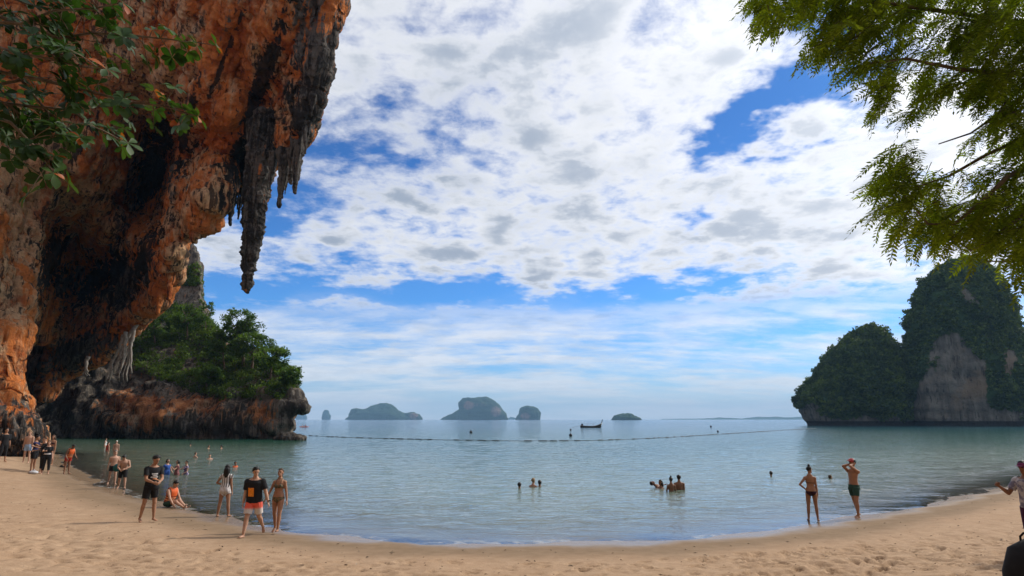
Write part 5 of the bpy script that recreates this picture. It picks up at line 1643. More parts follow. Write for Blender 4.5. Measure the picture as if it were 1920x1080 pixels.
grp(84, 889, 827, 30, 'f', 'light', 'shorter person in black with pale bag, right side of the huddle', [('trousers', BLACK, lambda B: trousers(B, 0.09, 0.75), 0.016, 3), ('top', BLACK, lambda B: tshirt(B, 0.7, -0.04), 0.018, 4), ('bag', CREAM, band(0.08, 0.17), 0.03, 2)], ('bob', 'brown'), armL=(10, 10, 20, 0), armR=(50, 20, 60, 30), head=(-10, 10))
grp(93, 872, 814, 0, 'f', 'tan', 'person in dark bikini standing in the shallows behind the huddle', [('bikini_top', PLUM, bra, 0.008, 0), ('bikini_bottom', PLUM, lambda B: brief(B, 0.06), 0.008, 0)], ('long', 'brown'))
S = Soup(); gg = ground_at(62, 889); S.ball((gg[0], gg[1], gg[2] + .08), (.24, .16, .10), 12, 8); S.tube([gg + [-.12, 0, .15], gg + [0, 0, .24], gg + [.12, 0, .15]], .012, 6)
tag(S.obj('beach_bag', simple('pale_bag', (0.55, 0.56, 0.58), 0.6)), 'small pale bag lying on the sand at the feet of the huddle', 'bag')
# child bending in an orange life vest
t_, B, g = grp(124, 889, 832, 70, 'm', 'brown', 'person in orange life vest and red shorts bending forward in the shallows', lambda B: lifevest_g(B) + [('shorts', RED, lambda B: shorts(B, 0.42, 0.05), 0.014, 2)], ('short', 'black'), lean=20, head=(0, 28), armL=(30, 10, 40, 10), armR=(10, 14, 50, 10))
# two men walking out of the water
grp(209, 909, 846, 40, 'm', 'light', 'shirtless grey-haired person in dark swim shorts wading ashore', [('shorts', BLACK, lambda B: shorts(B, 0.5, 0.05), flare(0.012, 0.016), 2)], ('short', 'grey'), armL=(14, 8, 30, 0), armR=(-6, 8, 16, 0), legL=(10, 3, 6), legR=(-10, 3, 16), fat=1.08)
t_, B, g = grp(227, 917, 850, 28, 'm', 'light', 'shirtless person in long black shorts bending over a teal bundle', [('shorts', BLACK, lambda B: shorts(B, 0.9, 0.07), flare(0.012, 0.016), 2)], ('short', 'black'), lean=24, head=(-20, 34), armL=(30, 20, 80, 50), armR=(34, 10, 60, 30), fat=1.12, legL=(12, 4, 8), legR=(-8, 4, 20))
S = Soup(); S.ball((0, 0, 0), (.16, .11, .17), 10, 8); v, fl = S.arrays(); v = v * (1 + 0.2 * fbm(v * 9, 2))[:, None]
bd = npobj('bundle', v, fl, TEAL); bd.location = np.array(g) + np.array([-0.22, -0.16, 0.92]); tag(bd, 'teal bundle carried by the bending bather in long shorts', 'bundle')

# -- bathers: placed by the water line, feet under water
def bather(px, wy, hdpx, rz, sex, skin, label, gar=(), hair=('short', 'black'), H=1.65, fat=1.0, group=None, Y=None, vox=0.02, pitch=None, dz=0.0, **kw):
    p = on_plane(px, wy, 0.0)
    if Y: p = at(px, wy, Y); p[2] = 0
    B = Body(H, sex, fat, voxel=vox, hands=vox < 0.018, **kw)
    ztop = at(px, hdpx, p[1])[2]
    loc = np.array([p[0], p[1], ztop - B.top + dz])
    t = build_person(B, loc, rz, skin, label, gar(B) if callable(gar) else gar, hair, group, face=vox < 0.019)
    return t, B, loc
bather(312, 891, 861, 70, 'f', 'light', 'person in blue dress wading with one arm stretched behind', [('dress', BLUE, dress, flare(0.016, 0.03), 4)], ('bob', 'black'), 1.6, 1.12, vox=0.016, armL=(20, 10, 30, 20), armR=(-50, 30, 6, 0))
bather(331, 891, 863, -50, 'f', 'light', 'person in maroon patterned swimsuit wading, hands raised to the chest', [('swimsuit', MAROON, dress, 0.012, 3)], ('bob', 'black'), 1.55, 1.15, vox=0.016, armL=(50, 20, 100, 30), armR=(40, 14, 110, 40))
bather(348, 889, 864, -30, 'f', 'light', 'person in purple and white swimsuit wading, rightmost of the three bathing together', [('swimsuit', PURPLE, dress, 0.012, 3)], ('short', 'black'), 1.5, 1.02, vox=0.016, armR=(50, 30, 40, 0), armL=(10, 14, 60, 40))
bather(197, 838, 822, 100, 'f', 'light', 'bather with wet black hair and white top, left of the red vest', [('top', WHITE, lambda B: tank(B), 0.012, 2)], ('short', 'black'), 1.6)
bather(201, 849, 829, 150, 'm', 'light', 'bather in red life vest up to the waist in green water', [('life_vest', RED, vest, 0.04, 3)], ('short', 'black'), 1.65)
bather(216, 852, 826, 200, 'm', 'light', 'shirtless bather in white cap standing behind the grey-haired wader', [('cap', WHITE, lambda B: B.on('head') & (B.hl[:, 2] > 0.03), 0.014, 1)], None, 1.7)
bather(119, 801, 789, 0, 'f', 'light', 'tiny bather in white far out near the cave mouth, left of two', [('top', WHITE, lambda B: tshirt(B, 0.9), 0.014, 2)], ('short', 'fair'), 1.65)
bather(156, 803, 795, 0, 'm', 'light', 'tiny bather in white far out near the cave mouth, right of two', [('top', WHITE, lambda B: tshirt(B, 0.9), 0.014, 2)], ('short', 'brown'), 1.65)
bather(117, 879, 864, 60, 'm', 'tan', 'person crouching in the shallows behind the bending vest wearer', [('top', BLACK, lambda B: tshirt(B), 0.014, 2)], ('short', 'black'), 1.55, vox=0.018, legL=(100, 8, 110), legR=(100, 8, 110), lean=20)
for px, wy, hd, rz, lab, sk, hr in [
    (357, 836, 831, 200, 'swimmer with only the head up, farthest left of the swimmers before the ledge', 'light', 'black'),
    (391, 841, 835, 90, 'swimmer with dark hair, middle of three in the far row', 'tan', 'black'),
    (415, 841, 835, -90, 'swimmer with dark hair at the right end of the far row', 'tan', 'black'),
    (366, 858, 848, 150, 'swimmer with brown hair, shoulders above green water', 'light', 'brown'),
    (393, 861, 852, 30, 'swimmer facing the beach with pale face', 'light', 'black'),
    (974, 916, 905, 170, 'lone dark-haired swimmer left of the pair in mid bay', 'brown', 'black'),
    (1000, 912, 897, 140, 'fair-haired swimmer, left one of the pair in mid bay', 'light', 'fair'),
    (1012, 912, 901, 190, 'dark-haired swimmer, right one of the pair in mid bay', 'brown', 'black'),
    (1446, 892, 884, 180, 'single dark head in the water left of the bikini wearer', 'brown', 'black'),
    (1557, 898, 891, 100, 'swimmer between the standing pair, only head above water', 'tan', 'brown')]:
    bather(px, wy, hd, rz, 'm', sk, lab, (), ('short', hr), 1.68, group='swimmers in the bay', armL=(30, 30, 30, 0), armR=(30, 30, 30, 0))
bather(441, 876, 866, 30, 'm', 'brown', 'swimmer in a bright orange life vest, water up to the chest', [('life_vest', ORANGE, vest, 0.045, 3)], ('short', 'black'), 1.6, vox=0.018)
bather(1259, 921, 895, 180, 'f', 'brown', 'bather seen from behind with hair in a bun, waist deep beside a short-haired one', [('bikini_bottom', BLACK, lambda B: brief(B, 0.04), 0.008, 0)], ('bun', 'black'), 1.62, vox=0.016, armL=(10, 14, 20, 0), armR=(10, 14, 20, 0))
bather(1274, 919, 891, 176, 'm', 'brown', 'short-haired bather seen from behind, rightmost of the waist-deep group', [('shorts', CREAM, lambda B: shorts(B, 0.5), 0.012, 2)], ('short', 'black'), 1.72, vox=0.016)
bather(1239, 916, 900, -60, 'f', 'brown', 'bather with long dark hair holding up a floating companion', (), ('long', 'black'), 1.62, vox=0.016, armL=(70, 10, 20, 20), armR=(70, 10, 20, 20))
B = Body(1.66, 'm', 1.0, 0, 0, (0, -20), (20, 30, 20, 0), (20, 30, 20, 0), (10, 5, 20), (4, 5, 10), voxel=0.018)
p = on_plane(1224, 914, 0.0)
t_ = build_person(B, (p[0] - 0.15, p[1] + 0.1, 0.05), 0, 'brown', 'bather floating on the back with head held up, leftmost of the four', [('shorts', BLACK, lambda B: shorts(B, 0.5), 0.012, 2)], ('short', 'black'))
ax_z = np.array([-0.80, -0.1, 0.59]); ax_z /= np.linalg.norm(ax_z)
ax_x = np.cross([-1.0, 0, 0.3], [0, 0, 1.0]); ax_x = np.array([0.0, 1.0, 0.17]); ax_x -= ax_z * (ax_x @ ax_z); ax_x /= np.linalg.norm(ax_x); ax_y = np.cross(ax_z, ax_x)
R_ = Matrix(np.stack([ax_x, ax_y, ax_z], 1).tolist()).to_4x4()
hd_ = at(1223, 905, p[1])
t_.matrix_world = Matrix.Translation(Vector(hd_ - ax_z * B.top * 0.95)) @ R_
for l in log: print('PERSON', l[0], np.round(l[1], 2), round(l[2], 2))
# ------------------------------------------------------------------ overhanging trees near the camera
# the feathery tree on the right: its trunk stands outside the picture, the boughs hang in from above
m_frond = leaf_mat('feathery_leaf', (0.055, 0.090, 0.008), (0.290, 0.360, 0.026), 0.66)
m_rachis = simple('twig_bark', (0.07, 0.05, 0.03), 0.85, 0.3, 12)

def frond_mesh(k, rng, L=0.32, pairs=8):
    """one feathery leaf: a midrib with two rows of narrow leaflets"""
    V = []; F = []; T = []
    u = np.linspace(0, 1, pairs + 2)
    bend = rng.uniform(0.15, 0.5)
    mid = np.stack([0 * u, u * L, -bend * L * u ** 2], 1)
    w = 0.0022
    for i in range(len(u) - 1):
        n0 = len(V); a, b = mid[i], mid[i + 1]
        V += [a + [-w, 0, 0], a + [w, 0, 0], b + [w, 0, 0], b + [-w, 0, 0]]; F.append([n0, n0 + 1, n0 + 2, n0 + 3]); T.append(0.15)
    for i in range(1, pairs + 2):
        s_ = math.sin(math.pi * min(0.93, 0.16 + 0.78 * u[i]))
        ln = L * 0.30 * (0.55 + 0.45 * s_) * rng.uniform(0.85, 1.15)
        for sx in (-1, 1):
            if i == pairs + 1 and sx == 1: continue
            sx_ = 0.0 if i == pairs + 1 else sx
            d = np.array([sx_ * 0.86, 0.5 if sx_ else 1.0, rng.uniform(-0.35, 0.12)]); d /= np.linalg.norm(d)
            q = np.array([-d[1], d[0], rng.uniform(-0.4, 0.4)]) if sx_ else np.array([1.0, 0, 0])
            q = q / np.linalg.norm(q) * ln * 0.17
            p = mid[i]
            n0 = len(V)
            V += [p, p + d * ln * 0.5 + q, p + d * ln + [0, 0, -0.1 * ln], p + d * ln * 0.5 - q]
            F.append([n0, n0 + 1, n0 + 2, n0 + 3]); T.append(rng.uniform(0.2, 1.0))
    return np.array(V), np.array(F), np.array(T)

rngf = np.random.default_rng(42)
fvar = [frond_mesh(k, rngf) for k in range(6)]
fme = [npmesh('leaf_frond', v, f, m_frond, False, {'tone': t}) for v, f, t in fvar]
TB = np.array([8.3, 7.2, float(sand_z(8.3, 7.2))])
ftree = empty('feathery_tree', TB, 0, 'feathery-leaved tree whose boughs hang into the upper right', 'tree')
fpt = lambda px, py, Y: at(px, py, Y) - TB
BR = Soup()
TW = []                                          # twig axes that carry the fronds
trunk = np.array([[0, 0, -0.3], [0.02, 0.1, 1.2], [-0.05, 0.0, 2.6], [0.05, 0.15, 4.2], [0.0, 0.3, 6.0], [-0.2, 0.4, 7.8]])
BR.tube(trunk, [0.26, 0.21, 0.18, 0.15, 0.11, 0.06], 10)
limbs = [  # pixel paths, Y, radii
    ([(2050, 60), (1900, 40), (1760, 20), (1620, 0), (1500, -20), (1440, 0)], 7.4, 0.05),
    ([(2050, 150), (1920, 140), (1800, 130), (1700, 110), (1620, 120)], 7.0, 0.05),
    ([(2060, 330), (1960, 170), (1915, 185), (1870, 215), (1820, 250), (1760, 270)], 7.7, 0.04),
    ([(2060, 330), (1960, 300), (1890, 330), (1850, 370), (1790, 420), (1740, 420), (1690, 360)], 6.9, 0.045),
    ([(2060, 370), (1980, 390), (1920, 400), (1860, 450), (1820, 470), (1780, 440)], 7.3, 0.04),
    ([(2060, 420), (1985, 430), (1930, 450), (1900, 490), (1850, 490)], 7.8, 0.035),
    ([(2050, -60), (1900, -80), (1780, -90), (1660, -80), (1560, -60)], 7.1, 0.045),
    ([(2060, 230), (1950, 245), (1850, 290), (1780, 330), (1720, 350), (1690, 320)], 7.5, 0.035),
]
for pts, Y, r in limbs:
    p = np.array([fpt(x, y, Y + 0.25 * math.sin(i * 1.7)) for i, (x, y) in enumerate(pts)])
    st_ = trunk[np.argmin(np.abs(trunk[:, 2] - (p[0][2] - 0.4)))]
    p = np.concatenate([[st_], p])
    BR.tube(p, np.linspace(r, 0.008, len(p)), 7)
BR.obj('trunk', m_bark, ftree)
crown = [(1400, -40), (1412, 22), (1440, 40), (1452, 55), (1500, 28), (1530, 50), (1526, 85), (1545, 112), (1560, 108), (1580, 95), (1600, 125), (1625, 148), (1648, 165), (1640, 190), (1668, 215),
         (1700, 215), (1730, 225), (1722, 250), (1690, 262), (1664, 280), (1672, 310), (1645, 330), (1640, 352), (1652, 390), (1680, 400), (1700, 430), (1724, 440), (1760, 455), (1790, 462),
         (1830, 470), (1870, 478), (1900, 482), (1925, 500), (2040, 510), (2040, -80), (1400, -80)]
gaps_t = [(1772, 100, 16), (1700, 170, 22), (1775, 230, 34), (1840, 210, 16), (1860, 265, 22), (1800, 300, 20), (1740, 240, 20), (1885, 330, 16), (1830, 350, 16), (1745, 290, 26), (1900, 90, 10), (1755, 60, 12), (1690, 95, 8), (1880, 385, 12), (1775, 370, 10)]
FR = []                                           # frond placements: matrix, variant, projected size
rt = random.Random(9)
def add_frond(base, d, s, var):
    y = d / np.linalg.norm(d)
    up = np.array([rt.gauss(0, 0.35), rt.gauss(0, 0.35), 1.0]); x = np.cross(y, up); x /= np.linalg.norm(x); z = np.cross(x, y)
    M = np.eye(4); M[:3, 0] = x * s; M[:3, 1] = y * s; M[:3, 2] = z * s; M[:3, 3] = base
    FR.append((M, var))
TWS = Soup()
n_tw = 0
while n_tw < 980:
    px = rt.uniform(1400, 2030); py = rt.uniform(-80, 540)
    if not inside(crown, np.array([px]), np.array([py]))[0]: continue
    if any((px - gx) ** 2 + (py - gy) ** 2 < (gr * 1.55) ** 2 for gx, gy, gr in gaps_t): continue
    Y = 7.5 + rt.uniform(-1.0, 1.2)
    # twigs spread out and down, away from the trunk
    c = fpt(px, py, Y)
    d = np.array([-0.75 + rt.gauss(0, 0.4), rt.gauss(0, 0.45), -0.45 + rt.gauss(0, 0.35)]); d /= np.linalg.norm(d)
    L = rt.uniform(0.18, 0.42)
    q = [c - d * L * 0.6, c, c + d * L * 0.4 + np.array([0, 0, -0.04])]
    TWS.tube(q, [0.006, 0.004, 0.002], 4, caps=False)
    k = rt.randint(4, 7)
    for j in range(k):
        u = (j + 0.5) / k
        b = q[0] + (q[2] - q[0]) * u
        side = np.cross(d, [0, 0, 1.0]); side /= np.linalg.norm(side)
        dd = d * 0.7 + side * (1 if j % 2 else -1) * rt.uniform(0.5, 1.0) + np.array([0, 0, rt.uniform(-0.45, 0.05)])
        if j == k - 1: dd = d + np.array([0, 0, -0.2])
        add_frond(b, dd, rt.uniform(0.7, 1.12), rt.randrange(6))
    n_tw += 1
# single fronds that hang clear of the mass
for (px, py, dx, dz_) in [(1824, 478, 0.05, -1), (1912, 515, 0.1, -1), (1440, 20, -0.9, -0.35), (1466, 30, -0.5, -0.8), (1420, 5, -1, -0.2), (1548, 60, -0.8, -0.6), (1560, 90, -0.4, -0.9), (1660, 300, -1, -0.2), (1672, 330, -0.9, -0.3), (1700, 400, -0.6, -0.7), (1655, 345, -0.9, 0.1), (1905, 500, -0.2, -1)]:
    add_frond(fpt(px, py, 7.0), np.array([dx, 0.1, dz_]), 1.1, rt.randrange(6))
TWS.obj('twigs', m_rachis, ftree)['kind'] = 'stuff'
ctr = np.array([M[:3, 3] + M[:3, 1] * 0.15 for M, _ in FR]) + TB
fpx, fpy = project(ctr)
dist_ = np.linalg.norm(ctr - np.array([0, 0, CAMZ]), axis=1)
seen = (fpx > 1380) & (fpx < 1925) & (fpy > -15)
edge_in = inside([(1430, -5), (1520, 10), (1600, 60), (1700, 110), (1930, 90), (1930, 470), (1850, 460), (1740, 420), (1690, 350), (1720, 290), (1760, 230), (1640, 120), (1540, 60)], fpx, fpy)
order = np.argsort(np.where(seen, 0, 100) + dist_ + 0.8 * edge_in)
parts_i = set(order[:300].tolist())
RV_ = []; RF_ = []; RT_ = []; n0 = 0
for i, (M, var) in enumerate(FR):
    if i in parts_i:
        o = bpy.data.objects.new('leaf_frond', fme[var]); link(o, ftree); o.matrix_local = Matrix(M.tolist())
    else:
        v, f, t = fvar[var]
        RV_.append(v @ M[:3, :3].T + M[:3, 3]); RF_.append(f + n0); RT_.append(np.clip(t * 0.6 + 0.4 * rt.random(), 0, 1)); n0 += len(v)
o = npobj('foliage', np.concatenate(RV_), np.concatenate(RF_), m_frond, ftree, False, {'tone': np.concatenate(RT_)}); o['kind'] = 'stuff'

# the broad-leaved tree on the left
def gloss_leaf(name, a, b):
    m, N, out = new_mat(name)
    tc = N.n('ShaderNodeTexCoord').outputs['Object']
    oi = N.n('ShaderNodeObjectInfo').outputs['Random']
    f = N.noise(tc, 18, 4, 0.6)
    c = N.mix(N.m('ADD', N.m('MULTIPLY', oi, 0.6), N.m('MULTIPLY', f, 0.4)), a, b)
    d = N.n('ShaderNodeBsdfPrincipled'); N.link(c, d.inputs['Base Color']); d.inputs['Roughness'].default_value = 0.5; d.inputs['Specular IOR Level'].default_value = 0.3
    tr = N.n('ShaderNodeBsdfTranslucent'); N.link(N.mixmode('MULTIPLY', 1.0, c, (1.3, 1.4, 0.5)), tr.inputs[0])
    mx = N.n('ShaderNodeMixShader'); mx.inputs[0].default_value = 0.3
    N.link(d.outputs[0], mx.inputs[1]); N.link(tr.outputs[0], mx.inputs[2]); N.link(mx.outputs[0], out.inputs[0]); return m
m_almond = gloss_leaf('broad_leaf', (0.014, 0.046, 0.010), (0.065, 0.130, 0.022))
m_almond_red = gloss_leaf('old_red_leaf', (0.30, 0.055, 0.012), (0.42, 0.13, 0.03))

def broad_leaf(rng, L=0.235):
    """an obovate leaf, folded along its midrib and arched"""
    u = np.linspace(0, 1, 7)
    w = L * 0.29 * np.array([0.08, 0.30, 0.58, 0.86, 1.0, 0.80, 0.12]) 
    y = u * L; z = -0.28 * L * u ** 2 * rng.uniform(0.2, 1.3)
    fold = rng.uniform(0.12, 0.4)
    V = []; 
    for i in range(7): V += [[-w[i], y[i], z[i] + w[i] * fold], [0, y[i], z[i]], [w[i], y[i], z[i] + w[i] * fold]]
    F = []
    for i in range(6):
        a = i * 3
        F += [[a, a + 1, a + 4, a + 3], [a + 1, a + 2, a + 5, a + 4]]
    return np.array(V), np.array(F)
lvar = [broad_leaf(rngf) for _ in range(5)]
lme = [npmesh('leaf', v, f, m_almond, True) for v, f in lvar]
lmr = [npmesh('leaf', v, f, m_almond_red, True) for v, f in lvar]
AB = np.array([-12.2, 10.0, float(sand_z(-12.2, 10.0))])
atree = empty('broad_leaved_tree', AB, 0, 'broad-leaved tree with green and a few red leaves reaching in from the upper left', 'tree')
apt = lambda px, py, Y: at(px, py, Y) - AB
BR = Soup()
trunk = np.array([[0, 0, -0.3], [0.1, 0.1, 1.6], [0.0, 0.0, 3.4], [0.15, 0.1, 5.6], [0.2, 0.1, 7.6], [0.1, 0.0, 9.4]])
BR.tube(trunk, [0.28, 0.22, 0.19, 0.15, 0.11, 0.06], 10)
al = [  # boughs (pixels), Y
    ([(-160, -20), (-40, 20), (60, 50), (110, 72), (170, 62), (245, 66), (320, 74), (345, 78)], 10.0),
    ([(-160, 60), (-20, 40), (40, 45), (100, 20), (180, 15), (230, 5)], 9.4),
    ([(-160, 130), (-30, 130), (80, 150), (140, 165), (200, 180), (250, 192), (310, 200), (370, 218)], 9.7),
    ([(-160, 170), (-30, 165), (40, 150), (85, 205), (120, 235), (150, 262)], 10.2),
    ([(-160, 220), (-40, 210), (20, 230), (60, 270), (85, 300), (100, 325)], 9.5),
    ([(-160, 200), (-20, 190), (60, 200), (130, 205), (180, 240), (240, 268)], 10.3),
    ([(-160, 20), (-30, 80), (30, 100), (90, 110), (150, 125), (200, 130)], 9.2),
    ([(-160, 120), (-40, 170), (20, 200), (50, 225), (30, 260)], 9.8),
    ([(-160, -60), (-20, -20), (60, 10), (110, 20), (140, -5)], 9.9),
]
ros = []
for pts, Y in al:
    p = np.array([apt(x, y, Y + 0.2 * math.sin(i * 2.1)) for i, (x, y) in enumerate(pts)])
    st_ = trunk[np.argmin(np.abs(trunk[:, 2] - (p[0][2] - 0.6)))]
    p = np.concatenate([[st_], p])
    BR.tube(p, np.linspace(0.045, 0.010, len(p)), 7)
    ros.append((p[-1], p[-1] - p[-2]))
    for i in range(2, len(p)):
        for _ in range(5 if i < len(p) - 1 else 3):
            u = rt.random(); b = p[i - 1] + (p[i] - p[i - 1]) * u
            d = (p[i] - p[i - 1]); d = d / np.linalg.norm(d) * 0.5 + np.array([rt.gauss(0.1, 0.5), rt.gauss(0, 0.5), rt.gauss(-0.15, 0.55)]); d /= np.linalg.norm(d)
            e = b + d * rt.uniform(0.18, 0.65)
            BR.tube([b, (b + e) / 2 + np.array([0, 0, 0.02]), e], [0.010, 0.008, 0.006], 5, caps=False)
            ros.append((e, d))
BR.obj('trunk', m_bark, atree)
LV = []
for e, d in ros:
    d = d / np.linalg.norm(d)
    ax = d * 0.6 + np.array([0, 0, 0.65]); ax /= np.linalg.norm(ax)
    a1 = np.cross(ax, [0.3, 1, 0.1]); a1 /= np.linalg.norm(a1); a2 = np.cross(ax, a1)
    k = rt.randint(5, 9); ph = rt.random() * 6
    for j in range(k):
        th = ph + j * 2 * math.pi / k + rt.gauss(0, 0.2)
        y = (a1 * math.cos(th) + a2 * math.sin(th)) * 0.9 + ax * rt.uniform(-0.1, 0.55) + np.array([0, 0, -0.15]); y /= np.linalg.norm(y)
        x = np.cross(y, ax); x /= np.linalg.norm(x); z = np.cross(x, y)
        s = rt.uniform(0.6, 1.15)
        M = np.eye(4); M[:3, 0] = x * s; M[:3, 1] = y * s; M[:3, 2] = z * s; M[:3, 3] = e + y * 0.01
        LV.append((M, rt.randrange(5), rt.random() < 0.08))
ctr = np.array([M[:3, 3] + M[:3, 1] * 0.12 for M, _, _ in LV]) + AB
lx, ly = project(ctr)
seen = (lx > -10) & (ly > -10)
order = np.argsort(np.where(seen, 0, 100) + np.linalg.norm(ctr - np.array([0, 0, CAMZ]), axis=1) - 0.9 * sstep(lx, 0, 300))
pi_ = set(order[:300].tolist())
RV_ = []; RF_ = []; n0 = 0
for i, (M, var, red) in enumerate(LV):
    if i in pi_:
        o = bpy.data.objects.new('leaf', (lmr if red else lme)[var]); link(o, atree); o.matrix_local = Matrix(M.tolist())
    else:
        v, f = lvar[var]; RV_.append(v @ M[:3, :3].T + M[:3, 3]); RF_.append(f + n0); n0 += len(v)
if RV_:
    o = npobj('foliage', np.concatenate(RV_), np.concatenate(RF_), m_almond, atree, True); o['kind'] = 'stuff'
print('fronds', len(FR), 'leaves', len(LV))
# ------------------------------------------------------------------ boats, floats, bag, litter
m_hull = simple('dark_hull_wood', (0.025, 0.022, 0.018), 0.6, 0.4, 3.0); m_trim = simple('pale_gunwale', (0.42, 0.38, 0.34), 0.6, 0.2, 4.0); m_bow = simple('white_bow_cloth', (0.66, 0.66, 0.62), 0.8, 0.2, 5.0)
bp_ = on_plane(1108, 802, 0.0); bp_ = at(1108, 802, bp_[1])
Lb = 37 / FPX * bp_[1] * 1.04
boat = empty('longtail_boat', (bp_[0], bp_[1], 0), 0, 'dark wooden longtail boat with a raised prow moored in the bay', 'boat')
S = Soup()
ns = 24; na = 9
V = []
for i in range(ns):
    u = i / (ns - 1); x = (u - 0.5) * Lb
    bw = 0.85 * (math.sin(math.pi * min(1.0, 0.12 + 0.80 * u)) ** 0.55) * (1 if u < 0.9 else max(0.06, (1 - u) / 0.1))
    zt = 0.55 + 0.25 * (1 - u) ** 3 + 1.0 * max(0, u - 0.55) ** 2 / 0.2
    zb = -0.25 + 0.9 * max(0, u - 0.8) ** 2 / 0.08
    for j in range(na):
        a = math.pi * j / (na - 1)
        V.append([x, -bw * math.cos(a), zb + (zt - zb) * (1 - math.sin(a) ** 0.7)])
V = np.array(V); k = np.arange(ns * na).reshape(ns, na)
F = np.stack([k[:-1, :-1], k[:-1, 1:], k[1:, 1:], k[1:, :-1]], -1).reshape(-1, 4)
S.add(V, F)
# the inside, so that the hull has thickness
V2_ = V * np.array([0.985, 0.88, 1.0]) + np.array([0, 0, 0.06]); S.add(V2_, F[:, ::-1])
S.obj('hull', m_hull, boat)
for sy in (0, na - 1):
    S = Soup(); S.tube(V[k[:, sy]] + np.array([0, 0, 0.03]), 0.055, 6); S.obj('gunwale', m_trim, boat)
S = Soup(); e = Lb / 2; zt = V[k[-1, 0], 2]
S.tube([[e - 0.25, 0, zt - 0.55], [e + 0.05, 0, zt + 0.1], [e + 0.35, 0, zt + 0.9], [e + 0.5, 0, zt + 1.5]], [(.16, .10), (.15, .09), (.13, .07), (.08, .05)], 8); S.obj('prow', m_hull, boat)
S = Soup(); S.tube([[e - 0.35, 0, zt - 1.1], [e + 0.0, 0, zt - 0.35], [e + 0.12, 0, zt + 0.2]], [(.22, .14), (.22, .13), (.19, .12)], 8); S.obj('prow_cloth', m_bow, boat)
S = Soup(); S.box((-e + 0.7, 0, 1.0), (0.7, 0.5, 0.45)); S.tube([[-e + 0.7, 0, 0.6], [-e + 0.7, 0, 1.1]], 0.08, 6); S.ball((-e + 0.65, 0, 1.3), (.32, .24, .2), 8, 6); S.obj('engine', BLACK, boat)
S = Soup(); S.tube([[-e + 0.6, 0, 0.95], [-e - 1.4, 0, 0.45], [-e - 3.4, 0, -0.1]], 0.05, 6); S.obj('propeller_shaft', m_trim, boat)
S = Soup()
for x in (-1.2, 0.9):
    for y in (-.55, .55): S.tube([[x, y, 0.3], [x, y, 1.45]], 0.03, 5)
S.tube([[-1.6, 0, 1.48], [-0.2, 0, 1.58], [1.3, 0, 1.48]], [(.62, .03)] * 3, 8, up=(0, 1, 0)); S.obj('canopy', simple('canopy_cloth', (0.20, 0.21, 0.26), 0.8), boat)
for x in (-0.4, 0.6, 1.7):
    S = Soup(); S.box((x, 0, 0.48), (0.25, 1.3, 0.05)); S.obj('bench', m_trim, boat)

# orange kayak with two paddlers beyond the headland tip
kp = at(570, 801, on_plane(570, 801, 0)[1])
kay = empty('kayak', (kp[0], kp[1], 0), 0.2, 'small orange kayak with two paddlers out past the headland tip', 'kayak')
S = Soup(); S.tube([[-1.9, 0, .3], [-1.2, 0, .16], [0, 0, .12], [1.2, 0, .16], [1.9, 0, .3]], [(.04, .04), (.3, .14), (.4, .16), (.3, .14), (.04, .04)], 10, up=(0, 1, 0)); S.obj('hull', ORANGE, kay)
for i, x in enumerate((-0.5, 0.55)):
    B = Body(1.65, 'm', 1.0, -6, voxel=0.03, legL=(88, 8, 10), legR=(88, 8, 10), armL=(50, 16, 40, 0), armR=(60, 16, 40, 0), hands=False)
    build_person(B, (kp[0] + x, kp[1] - 0.05, 0.15), 100, 'brown', ['front paddler seated in the orange kayak, red vest', 'rear paddler seated in the orange kayak, pale shirt'][i - 1], [('top', (CREAM, RED)[i], lambda B: tshirt(B, 0.3), 0.03, 1)], ('short', 'black'), None, False)
    S = Soup(); S.tube([[kp[0] + x - .3, kp[1] - .9, .5], [kp[0] + x - .3, kp[1] + .9, .95]], .025, 5); S.ball((kp[0] + x - .3, kp[1] - .95, .48), (.04, .2, .1), 6, 5); S.ball((kp[0] + x - .3, kp[1] + .95, .97), (.04, .2, .1), 6, 5)
    tag(S.obj('paddle', BLACK), 'double-bladed paddle of the %s kayaker' % ('rear', 'front')[i], 'paddle')
kp = at(1762, 795, on_plane(1762, 795.5, 0)[1])
kay2 = empty('kayak', (kp[0], kp[1], 0), 0.3, 'pale kayak below the bare face of the tall tower', 'kayak')
S = Soup(); S.tube([[-2.1, 0, .3], [-1.2, 0, .2], [0, 0, .16], [1.2, 0, .2], [2.1, 0, .3]], [(.04, .04), (.3, .16), (.42, .18), (.3, .16), (.04, .04)], 10, up=(0, 1, 0)); S.obj('hull', PALEO, kay2)
B = Body(1.65, 'm', 1.0, -4, voxel=0.03, legL=(88, 8, 10), legR=(88, 8, 10), hands=False, armL=(50, 16, 40, 0), armR=(60, 16, 40, 0))
build_person(B, (kp[0], kp[1], 0.2), 90, 'tan', 'lone paddler in the pale kayak by the tall tower', [('top', WHITE, lambda B: tshirt(B, 0.3), 0.03, 1)], ('short', 'black'), None, False)

# swimming-zone float line
m_float = simple('float_foam', (0.085, 0.085, 0.09), 0.6, 0.3, 8.0); m_rope = simple('wet_rope', (0.10, 0.10, 0.10), 0.8)
lp = np.array([(578, 817), (640, 820), (740, 823), (860, 825.5), (960, 827), (1060, 827), (1150, 825), (1240, 821), (1320, 816), (1400, 811), (1480, 806), (1530, 803)], float)
W_ = np.array([on_plane(x, y, 0.0) for x, y in lp])
s = np.r_[0, np.cumsum(np.linalg.norm(np.diff(W_, axis=0), axis=1))]
uu = np.linspace(0, s[-1], 400)
rope = np.stack([np.interp(uu, s, W_[:, i]) for i in range(3)], 1)
for ax in (0, 1): rope[10:-10, ax] = np.convolve(rope[:, ax], np.ones(21) / 21, 'valid')
rope[:, 2] = 0.02
line = empty('float_line', rope[200] * [1, 1, 0], 0, 'long curved line of dark floats closing off the swimming bay', 'float line')
